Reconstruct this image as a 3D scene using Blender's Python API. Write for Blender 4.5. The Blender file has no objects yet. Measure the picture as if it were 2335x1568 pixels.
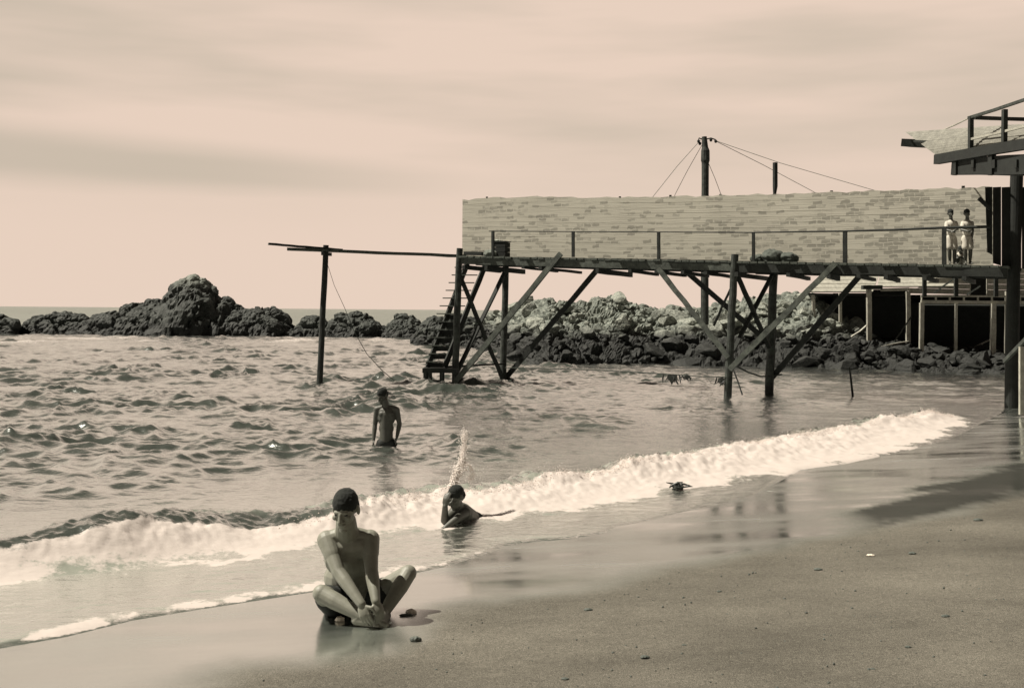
import bpy, bmesh, math, random
import numpy as np
from mathutils import Vector, Matrix

S = bpy.context.scene
COL = S.collection
random.seed(7)
RNG = np.random.default_rng(7)

# ------------------------------------------------------------------ camera
F = 2600.0                 # focal length in photo-view pixels (2335 wide)
CX, CY = 1167.5, 784.0
HCAM = 2.1
PITCH = 0.0296
ROLL = 0.0078
fw = Vector((0, math.cos(PITCH), -math.sin(PITCH)))
r0 = Vector((1, 0, 0)); u0 = Vector((0, math.sin(PITCH), math.cos(PITCH)))
RT = r0 * math.cos(ROLL) + u0 * math.sin(ROLL)
UP = u0 * math.cos(ROLL) - r0 * math.sin(ROLL)
CAM = Vector((0, 0, HCAM))
cd = bpy.data.cameras.new("camera"); cam = bpy.data.objects.new("camera", cd); COL.objects.link(cam)
cd.sensor_width = 36; cd.lens = F / 2335 * 36; cd.clip_end = 20000; cd.clip_start = 0.05
M = Matrix.Identity(4)
for i in range(3):
    M[i][0] = RT[i]; M[i][1] = UP[i]; M[i][2] = -fw[i]; M[i][3] = CAM[i]
cam.matrix_world = M
S.camera = cam

# ------------------------------------------------------------------ light
SUN_AZ = (-0.95, 0.08)       # the sun stands to the left, a little beyond the bather
SUN_EL = math.radians(58)
sd_ = Vector((SUN_AZ[0], SUN_AZ[1], 0)).normalized() * math.cos(SUN_EL) + Vector((0, 0, math.sin(SUN_EL)))
sl = bpy.data.lights.new("sun", 'SUN'); sun = bpy.data.objects.new("sun", sl); COL.objects.link(sun)
sl.energy = 5.0; sl.angle = math.radians(0.5); sl.color = (1.0, 0.93, 0.80)
sun.rotation_euler = sd_.to_track_quat('Z', 'Y').to_euler()
sun.location = (-20, 0, 30)

W = bpy.data.worlds.new("World"); S.world = W; W.use_nodes = True
nt = W.node_tree; nt.nodes.clear()
def wn(t, **k):
    n = nt.nodes.new(t)
    for a, b in k.items(): setattr(n, a, b)
    return n
sky = wn('ShaderNodeTexSky', sky_type='NISHITA', sun_disc=False)
sky.sun_elevation = SUN_EL
sky.sun_rotation = math.atan2(sd_.x, sd_.y)
sky.dust_density = 0.7; sky.air_density = 1.0
bw = wn('ShaderNodeRGBToBW'); nt.links.new(sky.outputs[0], bw.inputs[0])
pw = wn('ShaderNodeMath', operation='POWER'); nt.links.new(bw.outputs[0], pw.inputs[0]); pw.inputs[1].default_value = 1.5
mul = wn('ShaderNodeMath', operation='MULTIPLY'); nt.links.new(pw.outputs[0], mul.inputs[0]); mul.inputs[1].default_value = 1.5
cap = wn('ShaderNodeMath', operation='MINIMUM'); nt.links.new(mul.outputs[0], cap.inputs[0]); cap.inputs[1].default_value = 6.15
tc = wn('ShaderNodeTexCoord')
mp = wn('ShaderNodeMapping'); mp.inputs['Scale'].default_value = (2.2, 2.2, 16.0); mp.inputs['Location'].default_value = (0.35, 0.0, 1.3)
nt.links.new(tc.outputs['Generated'], mp.inputs[0])
nz = wn('ShaderNodeTexNoise'); nz.inputs['Scale'].default_value = 1.0; nz.inputs['Detail'].default_value = 4; nz.inputs['Roughness'].default_value = .5
nt.links.new(mp.outputs[0], nz.inputs['Vector'])
cr = wn('ShaderNodeValToRGB'); cr.color_ramp.elements[0].position = .38; cr.color_ramp.elements[1].position = .68
nt.links.new(nz.outputs[0], cr.inputs[0])
mx = wn('ShaderNodeMix', data_type='RGBA')
mx.inputs[6].default_value = (0.86, 0.68, 0.56, 1); mx.inputs[7].default_value = (0.59, 0.51, 0.41, 1)
# one long low cloud bank on the left, torn by the same noise
sp_ = wn('ShaderNodeSeparateXYZ'); nt.links.new(tc.outputs['Generated'], sp_.inputs[0])
ce = wn('ShaderNodeMath', operation='MULTIPLY_ADD'); nt.links.new(sp_.outputs[0], ce.inputs[0]); ce.inputs[1].default_value = -.035; ce.inputs[2].default_value = .094
ce2 = wn('ShaderNodeMath', operation='MULTIPLY_ADD'); nt.links.new(nz.outputs[0], ce2.inputs[0]); ce2.inputs[1].default_value = .03; nt.links.new(ce.outputs[0], ce2.inputs[2])
df = wn('ShaderNodeMath', operation='SUBTRACT'); nt.links.new(sp_.outputs[2], df.inputs[0]); nt.links.new(ce2.outputs[0], df.inputs[1])
ab = wn('ShaderNodeMath', operation='ABSOLUTE'); nt.links.new(df.outputs[0], ab.inputs[0])
wd = wn('ShaderNodeMapRange'); nt.links.new(sp_.outputs[0], wd.inputs[0]); wd.inputs[1].default_value = -.35; wd.inputs[2].default_value = .05; wd.inputs[3].default_value = .032; wd.inputs[4].default_value = .014
dv = wn('ShaderNodeMath', operation='DIVIDE'); nt.links.new(ab.outputs[0], dv.inputs[0]); nt.links.new(wd.outputs[0], dv.inputs[1])
bk_ = wn('ShaderNodeMapRange', interpolation_type='SMOOTHSTEP'); nt.links.new(dv.outputs[0], bk_.inputs[0]); bk_.inputs[1].default_value = .2; bk_.inputs[2].default_value = 1.15; bk_.inputs[3].default_value = .8; bk_.inputs[4].default_value = 0
fd_ = wn('ShaderNodeMapRange', interpolation_type='SMOOTHSTEP'); nt.links.new(sp_.outputs[0], fd_.inputs[0]); fd_.inputs[1].default_value = -.30; fd_.inputs[2].default_value = .06; fd_.inputs[3].default_value = 1; fd_.inputs[4].default_value = 0
bf_ = wn('ShaderNodeMath', operation='MULTIPLY'); nt.links.new(bk_.outputs[0], bf_.inputs[0]); nt.links.new(fd_.outputs[0], bf_.inputs[1])
hs_ = wn('ShaderNodeMapRange', interpolation_type='SMOOTHSTEP'); nt.links.new(sp_.outputs[2], hs_.inputs[0]); hs_.inputs[1].default_value = .05; hs_.inputs[2].default_value = .20
hm = wn('ShaderNodeMath', operation='MULTIPLY'); nt.links.new(cr.outputs[0], hm.inputs[0]); nt.links.new(hs_.outputs[0], hm.inputs[1])
cm_ = wn('ShaderNodeMath', operation='MAXIMUM'); nt.links.new(hm.outputs[0], cm_.inputs[0]); nt.links.new(bf_.outputs[0], cm_.inputs[1])
nt.links.new(cm_.outputs[0], mx.inputs[0])
vm = wn('ShaderNodeVectorMath', operation='SCALE')
# sky brightness shaped: bright low ahead, dimmed overhead and behind to cut fill light
ha = wn('ShaderNodeMapRange', interpolation_type='SMOOTHSTEP'); nt.links.new(sp_.outputs[1], ha.inputs[0]); ha.inputs[1].default_value = -.1; ha.inputs[2].default_value = .65
hb = wn('ShaderNodeMapRange', interpolation_type='SMOOTHSTEP'); nt.links.new(sp_.outputs[2], hb.inputs[0]); hb.inputs[1].default_value = .36; hb.inputs[2].default_value = .75; hb.inputs[3].default_value = 1; hb.inputs[4].default_value = .0
hc_ = wn('ShaderNodeMath', operation='MULTIPLY'); nt.links.new(ha.outputs[0], hc_.inputs[0]); nt.links.new(hb.outputs[0], hc_.inputs[1])
hd = wn('ShaderNodeMapRange'); nt.links.new(hc_.outputs[0], hd.inputs[0]); hd.inputs[3].default_value = .20; hd.inputs[4].default_value = 1
he = wn('ShaderNodeMath', operation='MULTIPLY'); nt.links.new(hd.outputs[0], he.inputs[0]); nt.links.new(cap.outputs[0], he.inputs[1])
nt.links.new(mx.outputs[2], vm.inputs[0]); nt.links.new(he.outputs[0], vm.inputs['Scale'])
bg = wn('ShaderNodeBackground'); bg.inputs['Strength'].default_value = 0.10
nt.links.new(vm.outputs[0], bg.inputs['Color'])
wo = wn('ShaderNodeOutputWorld'); nt.links.new(bg.outputs[0], wo.inputs[0])
S.view_settings.view_transform = 'Standard'; S.view_settings.look = 'None'
S.view_settings.exposure = 0.6; S.view_settings.gamma = 1.0
S.cycles.max_bounces = 6; S.cycles.sample_clamp_direct = 1.2; S.cycles.sample_clamp_indirect = 3

# ------------------------------------------------------------------ geometry helpers
def P(px, py, D):
    px, py, D = float(px), float(py), float(D)
    return CAM + D * (fw + (px - CX) / F * RT + (CY - py) / F * UP)
def G(px, py, z=0.0):
    px, py, z = float(px), float(py), float(z)
    d = fw + (px - CX) / F * RT + (CY - py) / F * UP
    t = (z - HCAM) / d.z
    return CAM + t * d
def hz(px):                                  # horizon row at a column
    return CY - (math.tan(PITCH) * F) + (px - CX) * math.tan(ROLL)

def smooth(a, b, x):
    t = np.clip((x - a) / (b - a), 0, 1); return t * t * (3 - 2 * t)

_perm = np.random.default_rng(3).permutation(256); _perm = np.concatenate([_perm, _perm, _perm])
_grad = np.random.default_rng(4).normal(size=(256, 3)); _grad /= np.linalg.norm(_grad, axis=1)[:, None]
def perlin(p):
    p = np.asarray(p, float); i = np.floor(p).astype(int); f = p - i; i &= 255
    u = f * f * f * (f * (f * 6 - 15) + 10); out = 0
    for dx in (0, 1):
        for dy in (0, 1):
            for dz in (0, 1):
                h = _perm[_perm[_perm[(i[:, 0] + dx) & 255] + ((i[:, 1] + dy) & 255)] + ((i[:, 2] + dz) & 255)]
                g = _grad[h]; d = f - np.array([dx, dy, dz])
                w = (u[:, 0] if dx else 1 - u[:, 0]) * (u[:, 1] if dy else 1 - u[:, 1]) * (u[:, 2] if dz else 1 - u[:, 2])
                out = out + w * np.sum(g * d, axis=1)
    return out
def fbm(p, oct=4, gain=.5):
    a = 1; s = 0; p = np.asarray(p, float)
    for k in range(oct):
        s = s + a * perlin(p + k * 17.3); p = p * 2.03; a *= gain
    return s
def cells(p, seed=0):
    """distance to nearest / second nearest feature point and a random value per cell (3d)"""
    p = np.asarray(p, float); i = np.floor(p).astype(int)
    d1 = np.full(len(p), 9.); d2 = np.full(len(p), 9.); rv = np.zeros(len(p)); best = np.zeros((len(p), 3))
    for dx in (-1, 0, 1):
        for dy in (-1, 0, 1):
            for dz in (-1, 0, 1):
                c = i + np.array([dx, dy, dz]); m = (c + seed * 31) & 255
                h = _perm[_perm[_perm[m[:, 0]] + m[:, 1]] + m[:, 2]]
                q = c + .5 + .45 * _grad[h]
                d = np.linalg.norm(q - p, axis=1); nr = d < d1
                d2 = np.where(nr, d1, np.minimum(d2, d)); best = np.where(nr[:, None], q, best)
                rv = np.where(nr, h / 255., rv); d1 = np.where(nr, d, d1)
    return d1, d2, rv, best

def tag(o, label, cat, group=None, kind=None):
    o['label'] = label
    if cat: o['category'] = cat
    if group: o['group'] = group
    if kind: o['kind'] = kind
    return o
WLOC = {}
def empty(name, loc, label, cat, group=None):
    o = bpy.data.objects.new(name, None); COL.objects.link(o); o.location = loc
    o.empty_display_size = .2
    WLOC[o] = Vector(loc); tag(o, label, cat, group); return o
def mesh_obj(name, verts, faces, mat, parent=None, loc=None, shade=False):
    """verts are world coordinates; the object's origin becomes loc (top level) or its parent's base"""
    base = WLOC[parent] if parent is not None else (Vector(loc) if loc is not None else Vector((0, 0, 0)))
    me = bpy.data.meshes.new(name)
    v = np.asarray([tuple(q) for q in verts], float) - np.array(base)
    me.from_pydata(v.tolist(), [], [tuple(int(a) for a in f) for f in faces]); me.update()
    if shade: me.polygons.foreach_set('use_smooth', [True] * len(me.polygons))
    me.materials.append(mat)
    o = bpy.data.objects.new(name, me); COL.objects.link(o)
    if parent is not None: o.parent = parent; WLOC[o] = base.copy()
    else: o.location = base; WLOC[o] = base.copy()
    return o

class MB:
    def __init__(s): s.v = []; s.f = []
    def add(s, v, f):
        n = len(s.v); s.v += [Vector(q) for q in v]; s.f += [tuple(a + n for a in q) for q in f]
    def hexa(s, c):                # eight corners: bottom 0..3, top 4..7
        s.add(c, [(3, 2, 1, 0), (4, 5, 6, 7), (0, 1, 5, 4), (1, 2, 6, 5), (2, 3, 7, 6), (3, 0, 4, 7)])
    def bar(s, a, b, w, h, up=Vector((0, 0, 1)), seg=1, wob=0.0):
        a = Vector(a); b = Vector(b); d = (b - a).normalized()
        sx = d.cross(Vector(up))
        if sx.length < 1e-3: sx = d.cross(Vector((0, 1, 0)))
        sx.normalize(); sy = sx.cross(d).normalized()
        rings = []
        for k in range(seg + 1):
            c = a.lerp(b, k / seg)
            if 0 < k < seg: c = c + sx * random.uniform(-wob, wob) + sy * random.uniform(-wob, wob)
            e = 1 + random.uniform(-.04, .04) if seg > 1 else 1
            rings.append([c + sx * (i * w / 2 * e) + sy * (j * h / 2 * e) for i, j in ((-1, -1), (1, -1), (1, 1), (-1, 1))])
        v = [q for r in rings for q in r]; f = [(3, 2, 1, 0)]
        for k in range(seg):
            o = 4 * k
            for i in range(4): f.append((o + i, o + (i + 1) % 4, o + 4 + (i + 1) % 4, o + 4 + i))
        o = 4 * seg; f.append((o, o + 1, o + 2, o + 3)); s.add(v, f); return s
    def tube(s, pts, rad, n=10, cap=True, wob=0.0):
        pts = [Vector(p) for p in pts]
        if not hasattr(rad, '__len__'): rad = [rad] * len(pts)
        v = []; f = []; prev = None
        for k, p in enumerate(pts):
            t = (pts[min(k + 1, len(pts) - 1)] - pts[max(k - 1, 0)]).normalized()
            if prev is None:
                x = t.cross(Vector((0, 1, 0)));  x = x if x.length > .1 else t.cross(Vector((1, 0, 0)))
            else: x = prev - t * prev.dot(t)
            x.normalize(); y = t.cross(x); prev = x
            for i in range(n):
                a = 2 * math.pi * i / n; r = rad[k] * (1 + random.uniform(-wob, wob))
                v.append(p + (x * math.cos(a) + y * math.sin(a)) * r)
        for k in range(len(pts) - 1):
            for i in range(n):
                f.append((k * n + i, k * n + (i + 1) % n, (k + 1) * n + (i + 1) % n, (k + 1) * n + i))
        if cap: f.append(tuple(range(n))[::-1]); f.append(tuple((len(pts) - 1) * n + i for i in range(n)))
        s.add(v, f); return s
    def sphere(s, c, r, R=None, nu=14, nv=9):
        c = Vector(c); r = Vector(r) if hasattr(r, '__len__') else Vector((r, r, r))
        v = [(0, 0, 1)]; f = []
        for j in range(1, nv):
            for i in range(nu):
                th = math.pi * j / nv; ph = 2 * math.pi * i / nu
                v.append((math.sin(th) * math.cos(ph), math.sin(th) * math.sin(ph), math.cos(th)))
        v.append((0, 0, -1))
        for i in range(nu): f.append((0, 1 + i, 1 + (i + 1) % nu))
        for j in range(nv - 2):
            for i in range(nu):
                a = 1 + j * nu
                f.append((a + i, a + nu + i, a + nu + (i + 1) % nu, a + (i + 1) % nu))
        L = len(v) - 1; a = 1 + (nv - 2) * nu
        for i in range(nu): f.append((a + i, L, a + (i + 1) % nu))
        vv = []
        for q in v:
            w = Vector((q[0] * r.x, q[1] * r.y, q[2] * r.z))
            if R is not None: w = R @ w
            vv.append(c + w)
        s.add(vv, f); return s
    def cone(s, a, b, ra, rb, n=14):            # tapered limb with round ends
        a = Vector(a); b = Vector(b); d = (b - a); L = d.length; d.normalize()
        pts = []; rr = []
        for k in range(5):
            t = math.pi / 2 * (1 - k / 4.0); pts.append(a - d * ra * math.sin(t) * .999); rr.append(max(ra * math.cos(t), ra * .05))
        for k in range(1, 5): pts.append(a + d * L * k / 5); rr.append(ra + (rb - ra) * k / 5)
        for k in range(5):
            t = math.pi / 2 * k / 4.0; pts.append(b + d * rb * math.sin(t) * .999); rr.append(max(rb * math.cos(t), rb * .05))
        s.tube(pts, rr, n); return s
    def chain(s, pts, rads):
        for k in range(len(pts) - 1): s.cone(pts[k], pts[k + 1], rads[k], rads[k + 1])
        return s
    def build(s, name, mat, parent=None, loc=None, shade=False):
        return mesh_obj(name, s.v, s.f, mat, parent, loc, shade)
    def skin(s, name, mat, parent=None, loc=None, voxel=.012, it=6, fac=.5):
        """fuse everything collected into one continuous smooth surface"""
        o = s.build(name, mat, parent, loc)
        m = o.modifiers.new('fuse', 'REMESH'); m.mode = 'VOXEL'; m.voxel_size = voxel; m.use_smooth_shade = True
        q = o.modifiers.new('soft', 'SMOOTH'); q.iterations = it; q.factor = fac
        dg = bpy.context.evaluated_depsgraph_get()
        me = bpy.data.meshes.new_from_object(o.evaluated_get(dg))
        o.modifiers.clear(); o.data = me
        if not me.materials: me.materials.append(mat)
        me.polygons.foreach_set('use_smooth', [True] * len(me.polygons))
        return o

# ------------------------------------------------------------------ materials
def newmat(name):
    m = bpy.data.materials.new(name); m.use_nodes = True; t = m.node_tree
    return m, t, t.nodes['Principled BSDF']
def node(t, ty, **k):
    n = t.nodes.new(ty)
    for a, b in k.items(): setattr(n, a, b)
    return n
def noise(t, vec, scale, detail=4, rough=.55):
    n = node(t, 'ShaderNodeTexNoise'); n.inputs['Scale'].default_value = scale
    n.inputs['Detail'].default_value = detail; n.inputs['Roughness'].default_value = rough
    if vec is not None: t.links.new(vec, n.inputs['Vector'])
    return n
def ramp(t, src, stops):
    r = node(t, 'ShaderNodeValToRGB'); e = r.color_ramp.elements
    while len(e) < len(stops): e.new(.5)
    for k, (p, c) in enumerate(stops):
        e[k].position = p; e[k].color = (c[0], c[1], c[2], 1) if hasattr(c, '__len__') else (c, c, c, 1)
    t.links.new(src, r.inputs[0]); return r
def mixc(t, fac, a, b, blend='MIX'):
    m = node(t, 'ShaderNodeMix', data_type='RGBA', blend_type=blend)
    for s_, v in ((0, fac), (6, a), (7, b)):
        if hasattr(v, 'default_value') or hasattr(v, 'is_linked'): t.links.new(v, m.inputs[s_])
        elif hasattr(v, '__len__'): m.inputs[s_].default_value = (*v, 1)
        else: m.inputs[s_].default_value = v
    return m.outputs[2]
def bump(t, h, strength, dist, bs):
    b = node(t, 'ShaderNodeBump'); b.inputs['Strength'].default_value = strength; b.inputs['Distance'].default_value = dist
    t.links.new(h, b.inputs['Height']); t.links.new(b.outputs[0], bs.inputs['Normal']); return b
def pos(t, scale=(1, 1, 1)):
    g = node(t, 'ShaderNodeNewGeometry'); m = node(t, 'ShaderNodeMapping'); m.inputs['Scale'].default_value = scale
    t.links.new(g.outputs['Position'], m.inputs[0]); return m.outputs[0]

def G3(v, k=1.0):        # the place's greys lean to olive
    g = 1.20 - .15 * min(1, v / .25)
    return (v * .96 * k, v * .96 * g * k, v * .96 * g * .86 * k)

def wood(name, dark, light, rough=.8, pale=False):
    G3 = (lambda v: (v, v * .97, v * .83)) if pale else globals()['G3']
    m, t, b = newmat(name)
    n1 = noise(t, pos(t, (3, 3, 3)), 2.0, 5, .65); n2 = noise(t, pos(t, (30, 30, 6)), 2.5, 3)
    c = ramp(t, n1.outputs[0], [(.3, G3(dark)), (.7, G3(light))])
    c2 = mixc(t, .5, c.outputs[0], ramp(t, n2.outputs[0], [(.35, .35), (.65, 1.)]).outputs[0], 'MULTIPLY')
    t.links.new(c2, b.inputs['Base Color']); b.inputs['Roughness'].default_value = rough
    bump(t, n2.outputs[0], .5, .01, b); return m
def plain(name, col, rough=.7, var=.25, scale=6, bumpd=.004):
    m, t, b = newmat(name)
    n1 = noise(t, pos(t), scale, 5, .6)
    c = ramp(t, n1.outputs[0], [(.3, tuple(q * (1 - var) for q in col)), (.7, tuple(q * (1 + var) for q in col))])
    t.links.new(c.outputs[0], b.inputs['Base Color']); b.inputs['Roughness'].default_value = rough
    bump(t, n1.outputs[0], .4, bumpd, b); return m
M_TIMBER = wood('dark timber', .010, .032)
M_PILE = wood('weathered pile', .012, .075)
M_BRACE = wood('sunlit brace', .035, .15)  # paler copy for the front braces, their sunlight put into the colour
M_PALE = wood('pale timber', .30, .50, .8, True)
M_DECK = wood('deck timber', .045, .13)
M_BLACK = wood('near black boards', .008, .018, .85)  # near-black tone shared by beams, column, boarded wall and hut interior
M_ROPE = plain('rope', G3(.05), .9)
M_WIRE = plain('wire', G3(.16), .7)
M_HAIR = plain('cropped hair', G3(.012), .95, .3, 300, .003)
M_TRUNKS = plain('dark swimming trunks', G3(.014), .8, .2, 40)
M_WHITE = plain('white cotton', (.50, .47, .41), .85, .08, 30)
M_SACK = plain('dark sacking', G3(.07), .9, .4, 20, .01)
M_EYE = plain('eyes', (.03, .03, .028), .3, .1)
M_SHELL = plain('pale shell', (.68, .62, .52), .5, .1)
M_WEED = plain('seaweed', G3(.018), .5, .3)
M_STONE = plain('pebble', G3(.07), .7, .4, 30)
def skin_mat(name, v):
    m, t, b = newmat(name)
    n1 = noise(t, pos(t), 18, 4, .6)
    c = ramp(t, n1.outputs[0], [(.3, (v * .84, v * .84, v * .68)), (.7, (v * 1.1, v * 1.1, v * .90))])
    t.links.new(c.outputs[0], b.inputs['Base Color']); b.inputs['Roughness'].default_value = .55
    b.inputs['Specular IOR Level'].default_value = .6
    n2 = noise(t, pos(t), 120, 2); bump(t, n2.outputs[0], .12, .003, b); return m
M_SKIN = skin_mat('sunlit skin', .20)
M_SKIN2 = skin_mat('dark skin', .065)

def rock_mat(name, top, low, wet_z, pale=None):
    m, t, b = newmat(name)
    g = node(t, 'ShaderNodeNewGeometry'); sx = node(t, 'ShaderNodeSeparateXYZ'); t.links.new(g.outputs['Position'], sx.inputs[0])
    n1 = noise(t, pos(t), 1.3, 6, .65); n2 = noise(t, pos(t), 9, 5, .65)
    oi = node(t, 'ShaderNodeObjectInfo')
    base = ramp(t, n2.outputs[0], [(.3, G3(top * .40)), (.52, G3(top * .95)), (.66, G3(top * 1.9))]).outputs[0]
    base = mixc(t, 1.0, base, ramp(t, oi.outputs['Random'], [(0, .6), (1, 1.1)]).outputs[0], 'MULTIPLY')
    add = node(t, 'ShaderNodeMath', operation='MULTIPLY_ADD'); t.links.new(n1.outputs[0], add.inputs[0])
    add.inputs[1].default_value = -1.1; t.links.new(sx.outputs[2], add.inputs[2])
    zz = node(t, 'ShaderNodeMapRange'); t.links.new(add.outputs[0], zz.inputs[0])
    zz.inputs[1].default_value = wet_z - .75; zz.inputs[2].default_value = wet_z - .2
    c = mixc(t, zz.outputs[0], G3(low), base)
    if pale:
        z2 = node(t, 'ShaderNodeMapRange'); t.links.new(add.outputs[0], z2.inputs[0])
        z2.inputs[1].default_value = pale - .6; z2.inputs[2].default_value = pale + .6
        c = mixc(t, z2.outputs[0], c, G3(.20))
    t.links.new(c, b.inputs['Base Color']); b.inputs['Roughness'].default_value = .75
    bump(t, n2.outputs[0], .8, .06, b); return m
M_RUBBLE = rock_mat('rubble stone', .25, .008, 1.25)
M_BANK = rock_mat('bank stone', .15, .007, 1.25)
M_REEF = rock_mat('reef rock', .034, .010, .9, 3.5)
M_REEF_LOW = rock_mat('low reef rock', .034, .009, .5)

# ------------------------------------------------------------------ shore lines (ground plan, from left to right; the sea lies on their left hand)
def line(pts, z=0.0):
    q = [G(x, y, z) for x, y in pts]
    return np.array([(p.x, p.y) for p in q])
def sdist(pl, X, Y):
    p = np.stack([X, Y], -1); best = np.full(X.shape, 1e9); sg = np.ones(X.shape)
    for k in range(len(pl) - 1):
        a = pl[k]; d = pl[k + 1] - a; L2 = d @ d
        t = ((p - a) @ d) / L2
        lo = -40. if k == 0 else 0.; hi = 40. if k == len(pl) - 2 else 1.
        t = np.clip(t, lo, hi); c = a + t[..., None] * d; e = p - c
        dist = np.hypot(e[..., 0], e[..., 1]); s_ = np.sign(d[0] * e[..., 1] - d[1] * e[..., 0])
        m = dist < best; best = np.where(m, dist, best); sg = np.where(m, s_, sg)
    return best * sg
EDGE = line([(0, 1472), (150, 1448), (300, 1410), (450, 1387), (600, 1366), (740, 1348), (850, 1328), (943, 1311), (1010, 1297), (1076, 1277),
             (1120, 1262), (1152, 1245), (1220, 1238), (1304, 1235), (1383, 1222), (1405, 1205), (1474, 1194), (1550, 1175), (1645, 1157),
             (1721, 1133), (1745, 1115), (1780, 1098), (1824, 1070), (1930, 1056), (2060, 1030), (2170, 1000), (2240, 962), (2300, 930)], .03)
CREST = line([(0, 1248), (200, 1226), (400, 1195), (600, 1180), (760, 1165), (880, 1138), (1000, 1108), (1100, 1112), (1240, 1085), (1380, 1068), (1500, 1050),
              (1600, 1028), (1700, 1010), (1850, 985), (2000, 960), (2120, 938), (2200, 935)], .15)
FOOT = line([(0, 1332), (200, 1312), (350, 1296), (500, 1275), (720, 1243), (880, 1225), (1000, 1205), (1150, 1186), (1300, 1168), (1500, 1130), (1700, 1103),
             (1900, 1070), (2050, 1040), (2150, 1005), (2215, 965)], .02)
DRY = line([(-300, 1800), (400, 1570), (560, 1518), (720, 1500), (850, 1482), (900, 1430), (960, 1398), (1100, 1372), (1300, 1342), (1500, 1300), (1700, 1272), (1850, 1242),
            (2000, 1215), (2335, 1150), (2500, 1100)], .12)
REF = np.array([(-3.6, 6.6), (1.3, 12.6), (5.6, 17.6), (10.5, 24.0)])
def beach_z(X, Y):
    d = -sdist(REF, X, Y)
    z = np.where(d > 0, .062 * d, .05 * d)
    z = np.maximum(z, -2.5)
    return z
def undul(X, Y):
    q = np.stack([np.ravel(X), np.ravel(Y), np.zeros(np.size(X))], -1) * .35
    return fbm(q, 3).reshape(np.shape(X)) * .018 / (1 + (np.hypot(X, Y) / 60) ** 2)
def beach_at(x, y): return float((beach_z(np.array([x]), np.array([y])) + undul(np.array([x]), np.array([y])))[0])

def polar(r0_, r1_, nr, a0, a1, na):
    r = np.geomspace(r0_, r1_, nr); a = np.radians(np.linspace(a0, a1, na))
    R, A = np.meshgrid(r, a, indexing='ij'); return R * np.sin(A), R * np.cos(A)
def grid_faces(nr, na, keep=None):
    i = np.arange(nr - 1)[:, None] * na + np.arange(na - 1)[None]
    f = np.stack([i, i + 1, i + na + 1, i + na], -1)[:, :, ::-1].reshape(-1, 4)
    if keep is not None: f = f[keep.reshape(-1)[f].any(1)]
    return f
def fast_mesh(name, co, faces, mat, attrs={}, smooth_=True):
    used = np.unique(faces); mp_ = -np.ones(len(co), int); mp_[used] = np.arange(len(used))
    co = co[used]; faces = mp_[faces]
    me = bpy.data.meshes.new(name)
    me.vertices.add(len(co)); me.vertices.foreach_set('co', co.ravel().astype(np.float32))
    n = faces.shape[1]
    me.loops.add(faces.size); me.loops.foreach_set('vertex_index', faces.ravel().astype(np.int32))
    me.polygons.add(len(faces)); me.polygons.foreach_set('loop_start', (np.arange(len(faces)) * n).astype(np.int32))
    me.polygons.foreach_set('loop_total', np.full(len(faces), n, np.int32))
    me.update(calc_edges=True); me.validate()
    if smooth_: me.polygons.foreach_set('use_smooth', np.ones(len(faces), bool))
    for k, v in attrs.items():
        a = me.attributes.new(k, 'FLOAT', 'POINT'); a.data.foreach_set('value', v[used].astype(np.float32))
    me.materials.append(mat)
    o = bpy.data.objects.new(name, me); COL.objects.link(o); return o
def attr(t, name):
    a = node(t, 'ShaderNodeAttribute', attribute_name=name); return a.outputs['Fac']

# ---- beach
X, Y = polar(.4, 400, 520, -88, 88, 620)
Z = beach_z(X, Y)
flat = np.stack([X.ravel(), Y.ravel(), np.zeros(X.size)], -1)
fine = fbm(flat * 2.2, 4).reshape(X.shape)
sdry = sdist(DRY, X, Y)
wetm = smooth(-.35, .25, sdry + .35 * fbm(flat * np.array([.9, .9, 1]), 4).reshape(X.shape))
REFL_PAINT = line([(1890, 1196), (2050, 1168), (2200, 1125), (2335, 1095), (2520, 1060)], .15)  # dark reflection of the raised platform, put into the sand colour
refl_paint = smooth(1.0, .45, np.abs(sdist(REFL_PAINT, X, Y)) / np.clip(.45 + .16 * (X - 2.8), .3, 1.6) + .75 * fbm(np.stack([.5 * (.88 * X + .47 * Y).ravel(), 2.6 * (.88 * Y - .47 * X).ravel(), np.zeros(X.size)], -1) + 30, 4).reshape(X.shape)) * smooth(2.9, 3.5, X)
near = 1 / (1 + (np.hypot(X, Y) / 60) ** 2)
Z = Z + undul(X, Y) + near * .010 * fine * (1 - wetm)
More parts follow.
